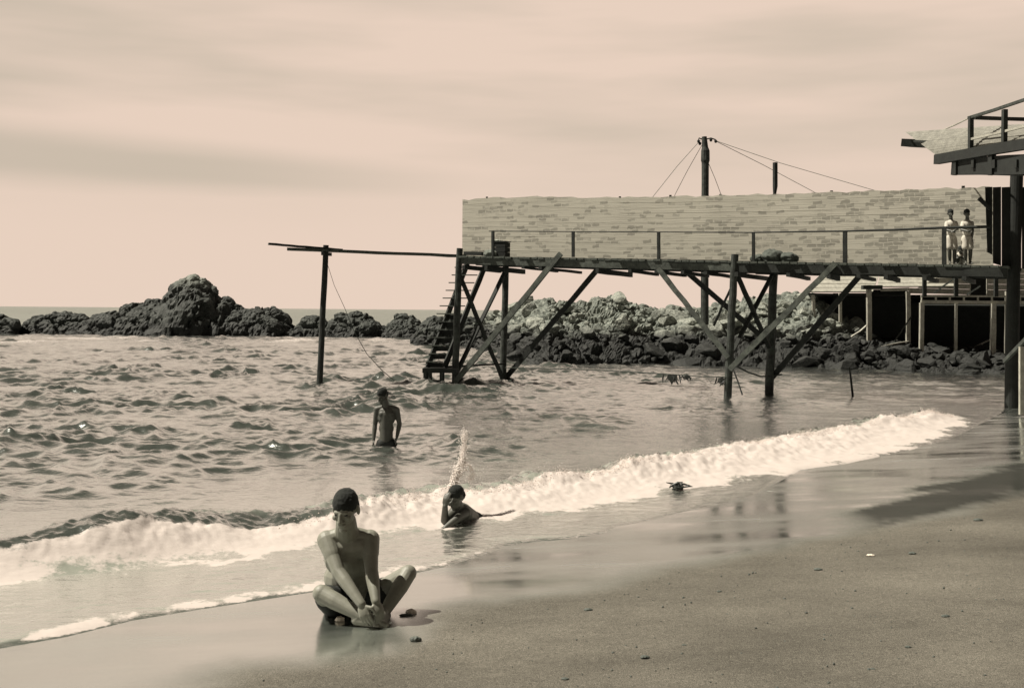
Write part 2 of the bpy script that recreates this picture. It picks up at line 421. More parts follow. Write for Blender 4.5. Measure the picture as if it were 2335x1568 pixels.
def sand_mat():
    m, t, b = newmat('sand')
    p = pos(t); w = attr(t, 'wet')
    n0 = noise(t, p, 170, 3, .8); n1 = noise(t, p, 34, 4, .75); n2 = noise(t, pos(t, (.7, .7, 1)), 1.4, 5, .6)
    g = ramp(t, n0.outputs[0], [(.34, (.058, .053, .045)), (.5, (.152, .142, .119)), (.64, (.30, .28, .235))]).outputs[0]
    g = mixc(t, .55, g, ramp(t, n1.outputs[0], [(.3, .45), (.7, 1.15)]).outputs[0], 'MULTIPLY')
    g = mixc(t, .6, g, ramp(t, n2.outputs[0], [(.3, .7), (.7, 1.15)]).outputs[0], 'MULTIPLY')
    wetc = ramp(t, n2.outputs[0], [(.35, G3(.085)), (.65, G3(.13))]).outputs[0]
    n9 = noise(t, pos(t, (.35, .8, 1)), .9, 5, .7)
    g = mixc(t, .8, g, ramp(t, n9.outputs[0], [(.32, .62), (.66, 1.15)]).outputs[0], 'MULTIPLY')
    g = mixc(t, attr(t, 'refl_paint'), g, (.018, .018, .015))
    t.links.new(mixc(t, w, g, wetc), b.inputs['Base Color'])
    nw = noise(t, pos(t, (.5, 1.6, 1)), 1.1, 3, .6)
    rr = ramp(t, nw.outputs[0], [(.35, .10), (.7, .30)]).outputs[0]
    t.links.new(mixc(t, w, (.95, .95, .95), rr), b.inputs['Roughness'])
    sp = node(t, 'ShaderNodeMapRange'); t.links.new(w, sp.inputs[0]); sp.inputs[3].default_value = .1; sp.inputs[4].default_value = .5
    t.links.new(sp.outputs[0], b.inputs['Specular IOR Level'])
    hs = node(t, 'ShaderNodeMapRange'); t.links.new(w, hs.inputs[0]); hs.inputs[3].default_value = .9; hs.inputs[4].default_value = .05
    io = node(t, 'ShaderNodeMapRange'); t.links.new(w, io.inputs[0]); io.inputs[3].default_value = 1.4; io.inputs[4].default_value = 1.4; t.links.new(io.outputs[0], b.inputs['IOR'])
    h = mixc(t, .5, n0.outputs[0], n1.outputs[0]); bp = bump(t, h, .6, .012, b); t.links.new(hs.outputs[0], bp.inputs['Strength'])
    lw = node(t, 'ShaderNodeLayerWeight'); lw.inputs['Blend'].default_value = .5
    fr = ramp(t, lw.outputs['Facing'], [(.40, .05), (.58, .38), (.74, .78), (.92, .96)]).outputs[0]
    ff = node(t, 'ShaderNodeMath', operation='MULTIPLY'); t.links.new(fr, ff.inputs[0]); t.links.new(w, ff.inputs[1])
    f2 = node(t, 'ShaderNodeMath', operation='MULTIPLY'); t.links.new(ff.outputs[0], f2.inputs[0]); t.links.new(ramp(t, nw.outputs[0], [(.3, 1.), (.75, .72)]).outputs[0], f2.inputs[1])
    gl = node(t, 'ShaderNodeBsdfGlossy'); gl.inputs['Color'].default_value = (.93, .95, .93, 1); t.links.new(rr, gl.inputs['Roughness'])
    ms = node(t, 'ShaderNodeMixShader'); t.links.new(f2.outputs[0], ms.inputs[0]); t.links.new(b.outputs[0], ms.inputs[1]); t.links.new(gl.outputs[0], ms.inputs[2])
    t.links.new(ms.outputs[0], t.nodes['Material Output'].inputs['Surface'])
    return m
beach = fast_mesh('beach', np.stack([X.ravel(), Y.ravel(), Z.ravel()], -1), grid_faces(*X.shape), sand_mat(), {'wet': (wetm * (1 - .9 * refl_paint)).ravel(), 'refl_paint': refl_paint.ravel()})
tag(beach, 'grey sand beach sloping down to the surf with a wet shining band', None, kind='structure')

# ---- sea
def sea_mat():
    m, t, b = newmat('sea water')
    fo = attr(t, 'foam'); dp = attr(t, 'deep'); p = pos(t)
    n1 = noise(t, p, 14, 4, .7); n2 = noise(t, p, 3, 4, .6)
    # the foam mask breaks up into lace
    s1 = node(t, 'ShaderNodeMath', operation='MULTIPLY_ADD'); t.links.new(n1.outputs[0], s1.inputs[0]); s1.inputs[1].default_value = .9
    t.links.new(fo, s1.inputs[2])
    mr = node(t, 'ShaderNodeMapRange'); t.links.new(s1.outputs[0], mr.inputs[0]); mr.inputs[1].default_value = .78; mr.inputs[2].default_value = 1.0
    wat = mixc(t, dp, G3(.26), G3(.045))
    t.links.new(mixc(t, mr.outputs[0], wat, (.47, .42, .39)), b.inputs['Base Color'])
    rg = node(t, 'ShaderNodeMapRange'); t.links.new(mr.outputs[0], rg.inputs[0]); rg.inputs[3].default_value = .16; rg.inputs[4].default_value = .8
    t.links.new(rg.outputs[0], b.inputs['Roughness'])
    b.inputs['IOR'].default_value = 1.34; b.inputs['Specular IOR Level'].default_value = .5
    w1 = noise(t, pos(t, (1, 1.9, 1)), 5.5, 3, .55)
    w2 = noise(t, pos(t, (.28, .8, 1)), .9, 4, .6)
    h = node(t, 'ShaderNodeMath', operation='MULTIPLY_ADD'); t.links.new(w2.outputs[0], h.inputs[0]); h.inputs[1].default_value = 3.0; t.links.new(w1.outputs[0], h.inputs[2])
    bp = bump(t, h.outputs[0], .5, .035, b)
    st = node(t, 'ShaderNodeMapRange'); t.links.new(dp, st.inputs[0]); st.inputs[3].default_value = .34; st.inputs[4].default_value = .45
    t.links.new(st.outputs[0], bp.inputs['Strength'])
    # the silvery sheen of the surface at a low angle
    lw = node(t, 'ShaderNodeLayerWeight'); lw.inputs['Blend'].default_value = .5; t.links.new(bp.outputs[0], lw.inputs['Normal'])
    fr = ramp(t, lw.outputs['Facing'], [(.50, .04), (.66, .22), (.77, .78), (.90, .97)]).outputs[0]
    inv = node(t, 'ShaderNodeMath', operation='MULTIPLY_ADD'); t.links.new(mr.outputs[0], inv.inputs[0]); inv.inputs[1].default_value = -1; inv.inputs[2].default_value = 1; inv.use_clamp = True
    ff = node(t, 'ShaderNodeMath', operation='MULTIPLY'); t.links.new(fr, ff.inputs[0]); t.links.new(inv.outputs[0], ff.inputs[1])
    gl = node(t, 'ShaderNodeBsdfGlossy'); gl.inputs['Color'].default_value = (.93, .95, .93, 1); gl.inputs['Roughness'].default_value = .17; t.links.new(bp.outputs[0], gl.inputs['Normal'])
    ms = node(t, 'ShaderNodeMixShader'); t.links.new(ff.outputs[0], ms.inputs[0]); t.links.new(b.outputs[0], ms.inputs[1]); t.links.new(gl.outputs[0], ms.inputs[2])
    t.links.new(ms.outputs[0], t.nodes['Material Output'].inputs['Surface'])
    return m
nr, na = 900, 760
X, Y = polar(5.2, 92, nr, -41, 37, na)
sE = sdist(EDGE, X, Y); sC = sdist(CREST, X, Y); sF = sdist(FOOT, X, Y)
flat = np.stack([X.ravel(), Y.ravel(), np.zeros(X.size)], -1)
wx = X + .5 * fbm(flat * .3, 3).reshape(X.shape); wy = Y + .5 * fbm(flat * .3 + 50, 3).reshape(X.shape)
h = np.zeros(X.shape)
rw = np.random.default_rng(11)
def ridged(fx, fy, rot, off, p=1.7):
    c, q_ = math.cos(rot), math.sin(rot); a = wx * c + wy * q_; b = -wx * q_ + wy * c
    n_ = perlin(np.stack([(a * fx).ravel() + off, (b * fy).ravel() + off * .7, np.full(X.size, off * 1.3)], -1)).reshape(X.shape)
    return np.clip(1 - np.abs(n_) * 1.9, 0, 1) ** p
step = np.hypot(X, Y) * math.log(92 / 5.2) / 900
for fx, fy, rot, off, amp, lam in ((.50, .62, .10, 3.1, .072, 1.6), (.95, 1.15, -.16, 11.7, .10, .87), (1.6, 1.9, .22, 23.3, .086, .52), (2.8, 3.2, -.08, 37.9, .048, .31)):
    h += amp * (ridged(fx, fy, rot, off) - .33) * smooth(1.8, 3.6, lam / step)
for k in range(24):
    lam = 1.2 * (2.6 ** rw.random()); ang = math.radians(-83 + rw.normal() * 20)
    kx, ky = math.cos(ang) * 2 * math.pi / lam, math.sin(ang) * 2 * math.pi / lam
    h += .0034 * lam ** .9 * np.sin(kx * wx + ky * wy + rw.random() * 6.28)
env = smooth(.3, 5.0, sC) * (.72 + .28 * smooth(4, 16, sC))
leftc = smooth(3.0, -2.5, X - .14 * Y)
patch = (.50 + .75 * leftc) * (.60 + .70 * smooth(-.25, .35, fbm(flat * .16 + 9, 3).reshape(X.shape)))
spot = smooth(-.05, .38, fbm(np.stack([wx.ravel() * .5, wy.ravel() * .35, np.zeros(X.size)], -1) + 70, 3).reshape(X.shape))
wave = h * env * patch * (.62 + .62 * spot)
# the breaker
tt = np.clip(sF / np.maximum(sF - sC, 1e-3), 0, 1)
end = smooth(9.5, 8.3, X)
lumpn = fbm(flat * 1.6 + 3, 4).reshape(X.shape); lump2 = fbm(flat * 5 + 3, 3).reshape(X.shape); lump3 = fbm(flat * 13 + 8, 2).reshape(X.shape)
between = (sF > 0) & (sC < 0)
back = np.exp(-(np.maximum(sC, 0) / .55) ** 2)
leftness = smooth(-1.0, -3.6, X)
prof = np.where(sC > 0, back, np.where(sF > 0, (1 - leftness) * (.25 * tt ** .6 + .75 * smooth(.2, 1.0, tt)) + leftness * smooth(.15, 1.0, tt), 0)) * end
low = fbm(flat * .75 + 61, 3).reshape(X.shape)
ridge = (.165 + .09 * leftness) * prof * np.clip(1 + .85 * low, .35, 1.7) * (1 + .30 * lumpn + (.34 * lump2 + .30 * lump3) * (1 - .7 * leftness))
film = (.022 + .016 * smooth(1.5, -1.5, X)) * (1 - np.exp(-np.maximum(sE, 0) / .11)) * (1 + .5 * lumpn) + .010 * lump2 * smooth(0, .5, sE)
bz = beach_z(X, Y) + undul(X, Y)
Zs = np.maximum(wave + .0, np.where(sE > 0, bz + film, -9)) + ridge
Zs = np.where(sE > 0, Zs, bz + np.minimum(sE, 0) * .22)
# foam: the breaker, its torn foot, the swash lace along the edge, rock fringes
fe = fbm(flat * 2.4 + 21, 4).reshape(X.shape)
body = smooth(-.30, .32, sF + .42 * fe + .12 * lump2) * smooth(.10, -.12, sC + .06 * lumpn) * end
facel = smooth(-.9, -2.2, X)
strength = (.98 - .55 * smooth(.62, .15, tt) * smooth(-.15, .25, fbm(flat * 1.1 + 90, 4).reshape(X.shape)) - .38 * smooth(-2.2, -4.0, X) * smooth(.05, .5, tt)) * (1 - facel * smooth(.74, .88, tt + .12 * fe))
foam = body * strength
trail = smooth(.9, .0, np.abs(sF + .35)) * (sF < .1) * .20 * (1 + fe)
edgeL = smooth(1.2, -1.2, X) * smooth(.42, .02, sE) * smooth(-.02, .06, sE) * .62 * (1 + 1.1 * fe + .8 * lump2)
edgeR = smooth(.05, .012, np.abs(sE - .025)) * (sE > 0) * .30
bumpy = smooth(-.9, .7, X) * smooth(1.4, .9, X) * smooth(.32, .02, sE) * (sE > 0) * .34
foam = np.maximum.reduce([foam, trail, edgeL, edgeR, bumpy])
R_ = np.hypot(X, Y)
far = smooth(62, 72, R_) * smooth(94, 82, R_) * .50 * smooth(.0, .35, fbm(flat * np.array([.12, .3, 1]) + 7, 3).reshape(X.shape) + .1) * smooth(6, 0, X)
foam = np.maximum(foam, far)
deep = smooth(.2, 3.0, sC) * smooth(12.0, 6.0, X - .12 * Y)
deep = np.maximum(deep, smooth(4, 10, sC))
deep = np.maximum(deep, .8 * smooth(.10, .04, sE))  # shade of the swash lip put into the water colour, not depth
deep = np.maximum(deep, facel * smooth(.5, .75, tt) * smooth(.35, .1, sC))  # steep left crest face toned dark to stand for its shading
sea = fast_mesh('sea', np.stack([X.ravel(), Y.ravel(), Zs.ravel()], -1), grid_faces(nr, na, sE > -.35), sea_mat(), {'foam': foam.ravel(), 'deep': deep.ravel()})
tag(sea, 'rippled sea with a low breaker running up the sand', None, kind='structure')
SEA_M = sea.data.materials[0]
def sea_z(x, y):
    i = int(np.argmin((X - x) ** 2 + (Y - y) ** 2)); return float(Zs.ravel()[i])
# open water out to the horizon
M_OPEN, t_, b_ = newmat('open water'); _n = noise(t_, pos(t_, (.05, .25, 1)), 1.0, 5, .7)
t_.links.new(ramp(t_, _n.outputs[0], [(.35, G3(.10)), (.65, G3(.22))]).outputs[0], b_.inputs['Base Color']); b_.inputs['Roughness'].default_value = .35
bump(t_, noise(t_, pos(t_, (.3, 1, 1)), 1.2, 4, .65).outputs[0], 1.0, .5, b_)
X2, Y2 = polar(5.0, 12000, 200, -66, 62, 260)
fl2 = np.stack([X2.ravel(), Y2.ravel(), np.zeros(X2.size)], -1)
r2 = np.hypot(X2, Y2); a2 = np.degrees(np.arctan2(X2, Y2))
Z2 = -.06 + .0 * r2
open_keep = (r2 > 88) | ((sdist(EDGE, X2, Y2) > 3) & ((a2 < -40.4) | (a2 > 36.4)))
osea = fast_mesh('open_sea', np.stack([X2.ravel(), Y2.ravel(), Z2.ravel()], -1), grid_faces(*X2.shape, open_keep), M_OPEN,
                 {'foam': np.zeros(X2.size), 'deep': np.ones(X2.size)})
tag(osea, 'open sea out to the horizon', None, kind='structure')

#@@OBJECTS
# ------------------------------------------------------------------ rocks
def normals_grid(co, nr, na):
    g = co.reshape(nr, na, 3); a = np.gradient(g, axis=0); b = np.gradient(g, axis=1)
    n = np.cross(b, a); n /= np.maximum(np.linalg.norm(n, axis=2, keepdims=True), 1e-9)
    if n[..., 2].mean() < 0: n = -n
    return n.reshape(-1, 3)
def outcrop(name, prof, D, thick, mat, label, cat, group=None, size=1.3, amp=1.0, dpx=3.0, seed=0, kind=None, bias=0.0):
    """a craggy mass whose skyline follows measured heights, with real depth behind it"""
    prof = np.array(prof, float); px = np.arange(prof[0, 0], prof[-1, 0] + dpx, dpx)
    py = np.interp(px, prof[:, 0], prof[:, 1])
    ztop = HCAM + (hz(px) - py) / F * D
    v = np.linspace(-1, 1, 64); PX, V = np.meshgrid(px, v, indexing='xy')
    prf = np.sign(1 - np.abs(V)) * np.clip(1 - np.abs(V) ** 1.7, 0, 1) ** .75
    Zt = np.broadcast_to(ztop, PX.shape)
    Dd = D + V * thick * (.35 + .65 * np.clip(Zt / max(ztop.max(), .1), 0, 1))
    co = np.stack([(PX - CX) / F * D + 0 * Dd, Dd, (Zt + .7) * prf - .7], -1).reshape(-1, 3)
    n = normals_grid(co, *PX.shape)
    q = co / size + seed * 7.7
    q = q + .35 * np.stack([fbm(q * 1.3 + 5, 2), fbm(q * 1.3 + 25, 2), fbm(q * 1.3 + 45, 2)], -1)
    d1, d2, rv, _ = cells(q, seed)
    e1, e2, rv2, _ = cells(q * 2.7, seed + 3)
    d = amp * size * (.55 * (rv - .55) + .45 * np.minimum(d2 - d1, .45) - .18 + .16 * (rv2 - .5) + .14 * np.minimum(e2 - e1, .4)) + .10 * size * amp * fbm(q * 5, 3) - .10 * size + bias
    co = co + n * d[:, None] * np.array([1, 1, .75])
    f = grid_faces(*PX.shape)
    base = (float((px[0] + px[-1]) / 2 - CX) / F * D, D, 0)
    o = mesh_obj(name, co, f[:, ::-1], mat, None, base)
    tag(o, label, cat, group, kind); return o

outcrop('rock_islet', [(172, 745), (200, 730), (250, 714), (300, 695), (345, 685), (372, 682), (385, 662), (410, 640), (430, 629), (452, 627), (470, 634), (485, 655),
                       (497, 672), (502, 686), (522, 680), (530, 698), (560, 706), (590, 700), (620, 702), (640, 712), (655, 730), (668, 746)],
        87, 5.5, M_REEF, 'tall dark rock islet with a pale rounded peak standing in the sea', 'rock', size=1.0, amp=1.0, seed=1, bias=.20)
outcrop('reef_rock', [(-60, 728), (-20, 716), (10, 714), (22, 722), (40, 726), (52, 738)], 84, 2.2, M_REEF_LOW, 'low dark reef rock cut by the left border of the picture', 'rock', 'low reef rocks off the islet', 1.0, .8, seed=2)
outcrop('reef_rock', [(52, 742), (62, 722), (80, 718), (100, 712), (130, 711), (165, 710), (190, 714), (205, 722), (212, 738)], 88, 2.6, M_REEF_LOW, 'flat topped dark reef rock just left of the tall islet', 'rock', 'low reef rocks off the islet', 1.0, .9, seed=3)
outcrop('reef_rock', [(655, 752), (675, 740), (692, 722), (720, 720), (740, 724), (752, 740)], 86, 2.2, M_REEF_LOW, 'dark reef rock right behind the lone diving board pole', 'rock', 'low reef rocks off the islet', 1.0, .9, seed=4)
outcrop('reef_rock', [(742, 740), (770, 718), (800, 714), (830, 712), (850, 718), (872, 732), (885, 748)], 86, 2.6, M_REEF_LOW, 'humped dark reef rock just right of the lone pole', 'rock', 'low reef rocks off the islet', 1.1, .9, seed=5)
outcrop('reef_rock', [(868, 745), (890, 722), (915, 714), (940, 716), (955, 726), (968, 745)], 84, 2.4, M_REEF_LOW, 'dark reef rock between the humped rock and the stairs', 'rock', 'low reef rocks off the islet', 1.0, .9, seed=6)
outcrop('reef_rock', [(930, 770), (950, 745), (968, 728), (990, 718), (1020, 716), (1050, 715), (1090, 730), (1110, 752)], 68, 2.5, M_REEF_LOW, 'paler reef rock seen behind the wooden stairs', 'rock', 'low reef rocks off the islet', .9, .9, seed=7)

# the rubble bank under and behind the walkway
BASE = np.array([(1060, 788), (1110, 805), (1170, 830), (1250, 838), (1500, 833), (1750, 838), (1900, 843), (2100, 850), (2335, 856), (2700, 870)], float)
TOP = np.array([(1060, 742), (1100, 722), (1180, 686), (1240, 676), (1290, 686), (1350, 678), (1400, 668), (1450, 686), (1500, 698), (1600, 697), (1700, 678), (1790, 662),
                (1850, 668), (1900, 700), (1950, 730), (2000, 768), (2100, 785), (2200, 788), (2335, 800), (2700, 800)], float)
def bank(px, t):
    Df = HCAM * F / (np.interp(px, BASE[:, 0], BASE[:, 1]) - hz(px)); Dt = Df + 5.5
    zt = HCAM + (hz(px) - np.interp(px, TOP[:, 0], TOP[:, 1])) / F * Dt
    tt_ = np.clip(t, -.4, 1); D = Df + 5.5 * t
    z = np.where(t <= 1, zt * np.sign(tt_) * np.abs(tt_) ** .8, zt - .05 * (t - 1) * 5.5)
    return np.stack([(px - CX) / F * D, D, z], -1)
px = np.arange(1040, 2800, 4.0); tv = np.concatenate([np.linspace(-.3, 1.2, 90), np.linspace(1.3, 4, 16)])
PX, TV = np.meshgrid(px, tv, indexing='xy')
co = bank(PX.ravel(), TV.ravel()); co[:, 2] += .18 * fbm(co * 1.5, 4) - .12
nb = normals_grid(co, *PX.shape); qb = co / .62 + .3 * np.stack([fbm(co * 1.3 + 5, 2), fbm(co * 1.3 + 25, 2), fbm(co * 1.3 + 45, 2)], -1)
d1, d2, rv, _ = cells(qb, 5); g1, g2, rv3, _ = cells(qb * 2.3, 8)
co = co + nb * (.26 * (rv - .5) + .30 * np.minimum(d2 - d1, .45) + .10 * (rv3 - .5) + .10 * np.minimum(g2 - g1, .4) - .12)[:, None]
bk = mesh_obj('rubble_bank', co, grid_faces(*PX.shape)[:, ::-1], M_BANK); tag(bk, 'bank of earth and broken stone under the boulders', None, kind='structure')

def boulder_mesh(seed):
    r = np.random.default_rng(seed); bm = bmesh.new(); bmesh.ops.create_icosphere(bm, subdivisions=4, radius=1.0)
    v = np.array([tuple(q.co) for q in bm.verts]); f = [[q.index for q in p.verts] for p in bm.faces]; bm.free()
    for k in range(13):
        n = r.normal(size=3); n /= np.linalg.norm(n); c = r.uniform(.45, .85)
        d = v @ n - c; v = v - np.maximum(d, 0)[:, None] * n * .96
    v = v * r.uniform(.75, 1.15, 3)
    v += (v / np.maximum(np.linalg.norm(v, axis=1, keepdims=True), .1)) * (.06 * fbm(v * 2.5 + seed * 3, 4) + .03 * fbm(v * 8 + seed, 2))[:, None]
    me = bpy.data.meshes.new('boulder'); me.from_pydata(v.tolist(), [], f); me.update(); me.materials.append(M_RUBBLE); return me
BM = [boulder_mesh(100 + k) for k in range(9)]
def put_boulder(p, s, rs, label, group, rz=None):
    o = bpy.data.objects.new('boulder', BM[rs.integers(len(BM))]); COL.objects.link(o)
    o.location = p; o.scale = s; o.rotation_euler = (rs.uniform(-.5, .5), rs.uniform(-.5, .5), rs.uniform(0, 6.28))
    tag(o, label, 'boulder', group); return o
rb = np.random.default_rng(21)
NB = 290
for k in range(NB):
    pxk = rb.uniform(1075, 2330); t = min(.98, rb.beta(1.25, 1.25) * 1.02)
    p = bank(np.array([pxk]), np.array([t]))[0]
    s = .13 + .42 * rb.random() ** 2.4
    if t < .2: s *= 1.1; 
    if t > .8: s *= .8
    lab, grp = (('dark wet boulder at the water line of the rubble bank', 'boulders along the water line') if p[2] < .55 else
                ('pale broken boulder on the upper slope of the rubble bank under the walkway', 'boulders on the rubble slope'))
    if pxk > 1880: lab, grp = ('broken boulder in front of the dark hut on stilts', 'boulders before the hut')
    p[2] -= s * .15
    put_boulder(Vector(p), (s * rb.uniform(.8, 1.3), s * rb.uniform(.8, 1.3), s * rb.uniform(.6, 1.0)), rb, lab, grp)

# ------------------------------------------------------------------ the walkway
PA = Vector((-1.54, 31.5, 0)); PC = Vector((10.85, 25.0, 0))
PD = (PC - PA).normalized(); PN = Vector((-PD.y, PD.x, 0))
if PN.y < 0: PN = -PN
def PL(px, py, w=0.0):
    px, py, w = float(px), float(py), float(w)
    d = fw + (px - CX) / F * RT + (CY - py) / F * UP
    t = ((PA + PN * w - CAM).dot(PN)) / d.dot(PN); return CAM + t * d
DECKPY = [(1040, 583), (1672, 597), (2300, 606)]
def deck_pt(px, w=0.0):
    p = PL(px, float(np.interp(px, [q[0] for q in DECKPY], [q[1] for q in DECKPY])), 0)
    return p + PN * w
walk = empty('walkway', PL(1037, 880) * 1.0, 'long wooden walkway on braced piles above the water', 'walkway')
# planking: boards laid across
mb = MB(); L = (deck_pt(2300) - deck_pt(1043)).length; n = int(L / .19)
for k in range(n):
    a = deck_pt(1043).lerp(deck_pt(2300), (k + .5) / n); j = random.uniform(-.05, .05); dz = random.uniform(-.008, .008)
    mb.bar(a + PN * (-.06 + j) + Vector((0, 0, -.025 + dz)), a + PN * (2.05 + j) + Vector((0, 0, -.025 + dz)), .17 + random.uniform(-.01, .01), .05)
mb.build('deck', M_DECK, walk)
zz = Vector((0, 0, 1))
for w, nm in ((0.02, 'beam'), (1.0, 'beam'), (1.88, 'beam')):
    b = MB(); b.bar(deck_pt(1046, w) - zz * .14, deck_pt(1674, w) - zz * .14, .10, .17, seg=14, wob=.006)
    b.build(nm, M_DECK if w < .5 else M_TIMBER, walk)
    b = MB(); b.bar(deck_pt(1676, w) - zz * .15, deck_pt(2298, w) - zz * .15, .10, .19, seg=14, wob=.006); b.build(nm, M_TIMBER, walk)
for pxj, w1, hgt in ((1062, 2.0, .12), (1113, 2.15, .13), (1197, 2.0, .06), (1236, 2.5, .07), (1366, 2.25, .13), (1440, 1.9, .08), (1500, 2.1, .08), (1560, 1.9, .08), (1612, 2.0, .08),
                     (1682, 3.2, .11), (1800, 2.0, .09), (1892, 1.0, .11), (1960, 1.9, .08), (2022, 1.7, .10), (2110, 2.0, .09), (2200, 2.0, .09)):
    MB().bar(deck_pt(pxj, -.12) - zz * (.245 + hgt / 2), deck_pt(pxj, w1) - zz * (.25 + hgt / 2 + .03), .09, hgt, seg=3, wob=.008).build('joist', M_TIMBER, walk)
def pile(a, b, r, mat=M_PILE, parent=walk):
    a = Vector(a); b = Vector(b); e = b + (b - a).normalized() * .9
    pts = [a.lerp(e, k / 9) + Vector((random.uniform(-.012, .012), random.uniform(-.012, .012), 0)) for k in range(10)]
    MB().tube(pts, [r * (1 + .18 * k / 9) for k in range(10)], 12, wob=.05).build('pile', mat, parent)
pile(PL(1048, 566), PL(1037, 878), .088); pile(PL(1675, 580), PL(1660, 905), .088)
pile(PL(1154, 604, 1.9), PL(1147, 868, 1.9), .088); pile(PL(1765, 608, 1.9), PL(1754, 890, 1.9), .10)
def brace(a, b, w=.11, h=.07, mat=M_PILE, parent=walk, nm='brace', ext=0.0):
    a = Vector(a); b = Vector(b); d = (b - a).normalized(); b = b + d * ext
    MB().bar(a, b, w, h, up=PN, seg=8, wob=.008).build(nm, mat, parent)
brace(PL(1279, 578, -.09), PL(1040, 868, -.10), .14, .07, M_BRACE, ext=.5)
brace(PL(1501, 612, -.09), PL(1661, 815, -.10), .12, .07, M_BRACE)
brace(PL(1905, 600, -.09), PL(1664, 842, -.12), .13, .07, M_BRACE)
brace(PL(1366, 610, 1.98), PL(1153, 862, 1.98), .14, .07, M_TIMBER, ext=.5)
brace(PL(1558, 614, 1.98), PL(1757, 784, 1.98), .13, .07, M_TIMBER)
brace(PL(1972, 616, 1.98), PL(1757, 864, 1.98), .14, .07, M_TIMBER)
brace(PL(1050, 632, .1), PL(1146, 864, 1.75), .10, .08, M_TIMBER); brace(PL(1153, 616, 1.75), PL(1043, 846, .1), .10, .08, M_TIMBER)
brace(PL(1680, 625, .1), PL(1754, 792, 1.75), .10, .09, M_TIMBER); brace(PL(1760, 628, 1.75), PL(1668, 806, .1), .09, .08, M_TIMBER)
brace(PL(1672, 645, .6), PL(1628, 742, 1.2), .05, .05, M_TIMBER)
brace(PL(1019, 836, .1), PL(1150, 829, 1.8), .05, .09, M_TIMBER, nm='tie')

rail = empty('railing', deck_pt(1307), 'slender post and rail handrail along the walkway edge', 'railing')
for x, t_, b_ in ((1124, 526, 584), (1307, 529, 586), (1502, 530, 592), (1718, 531, 597), (1927, 529, 602), (2153, 520, 604)):
    r_ = .034 if x < 1800 else .045
    MB().bar(PL(x, b_, .12), PL(x, t_, .12), r_ * 2, r_ * 2, up=PN, seg=3, wob=.003).build('railing_post', M_TIMBER, rail)
rp = [(1115, 527), (1307, 528), (1502, 529), (1718, 530), (1850, 528), (1927, 527), (2040, 524), (2153, 519), (2258, 517)]
MB().tube([PL(x, y, .12) for x, y in rp], [.012, .012, .013, .015, .018, .022, .025, .03, .034], 8).build('handrail', M_TIMBER, rail)

# the screen: lapped boards in uneven courses
def screen_mat():
    m, t, b = newmat('weathered screen boards')
    uv = node(t, 'ShaderNodeUVMap'); uv.uv_map = 'plan'
    wv = noise(t, uv.outputs[0], 5, 2); sc = node(t, 'ShaderNodeVectorMath', operation='SCALE'); t.links.new(wv.outputs['Color'], sc.inputs[0]); sc.inputs['Scale'].default_value = .13
    va = node(t, 'ShaderNodeVectorMath', operation='ADD'); t.links.new(uv.outputs[0], va.inputs[0]); t.links.new(sc.outputs[0], va.inputs[1])
    br = node(t, 'ShaderNodeTexBrick'); t.links.new(va.outputs[0], br.inputs['Vector'])
    br.inputs['Scale'].default_value = 1; br.inputs['Brick Width'].default_value = .235; br.inputs['Row Height'].default_value = .098
    br.inputs['Mortar Size'].default_value = .016; br.inputs['Bias'].default_value = 0; br.inputs['Mortar Smooth'].default_value = .9
    br.inputs['Color1'].default_value = (0, 0, 0, 1); br.inputs['Color2'].default_value = (1, 1, 1, 1); br.inputs['Mortar'].default_value = (.2, .2, .2, 1)
    n1 = noise(t, uv.outputs[0], 7, 4, .65); n2 = noise(t, uv.outputs[0], .55, 3, .5)
    mp2 = node(t, 'ShaderNodeMapping'); mp2.inputs['Scale'].default_value = (.8, 34, 1); t.links.new(uv.outputs[0], mp2.inputs[0])
    n3 = noise(t, mp2.outputs[0], 1.0, 3, .6)
    sx = node(t, 'ShaderNodeSeparateXYZ'); t.links.new(uv.outputs[0], sx.inputs[0])
    th = node(t, 'ShaderNodeMapRange'); t.links.new(sx.outputs[0], th.inputs[0]); th.inputs[1].default_value = 6; th.inputs[2].default_value = 11
    th.inputs[3].default_value = -.16; th.inputs[4].default_value = .10
    ad = node(t, 'ShaderNodeMath', operation='ADD'); t.links.new(br.outputs['Color'], ad.inputs[0]); t.links.new(th.outputs[0], ad.inputs[1])
    a2 = node(t, 'ShaderNodeMath', operation='MULTIPLY_ADD'); t.links.new(n1.outputs[0], a2.inputs[0]); a2.inputs[1].default_value = .55; t.links.new(ad.outputs[0], a2.inputs[2])
    blot = ramp(t, a2.outputs[0], [(.72, 1.), (1.15, .62)]).outputs[0]
    c = mixc(t, 1., (.55, .525, .45), blot, 'MULTIPLY')
    c = mixc(t, .45, c, ramp(t, n3.outputs[0], [(.30, .58), (.52, 1.04)]).outputs[0], 'MULTIPLY')
    c = mixc(t, .5, c, ramp(t, n2.outputs[0], [(.3, .85), (.7, 1.12)]).outputs[0], 'MULTIPLY')
    t.links.new(c, b.inputs['Base Color']); b.inputs['Roughness'].default_value = .9
    bump(t, n3.outputs[0], .5, .01, b); return m
M_SCREEN = screen_mat()
TOPW = [(1053, 456), (1110, 453), (1230, 449), (1330, 452), (1500, 451), (1700, 446), (1900, 440), (2100, 433), (2262, 428)]
scr = empty('screen_wall', deck_pt(1055, 2.12), 'long weathered board screen along the back of the walkway', 'screen')
WB = 2.14; NC = 13
def wall_z(px): return PL(px, float(np.interp(px, [q[0] for q in TOPW], [q[1] for q in TOPW])), WB).z
cuts = [1054, 1225, 1413, 1642, 1895, 2100, 2266]
v = []; f = []; uvs = []
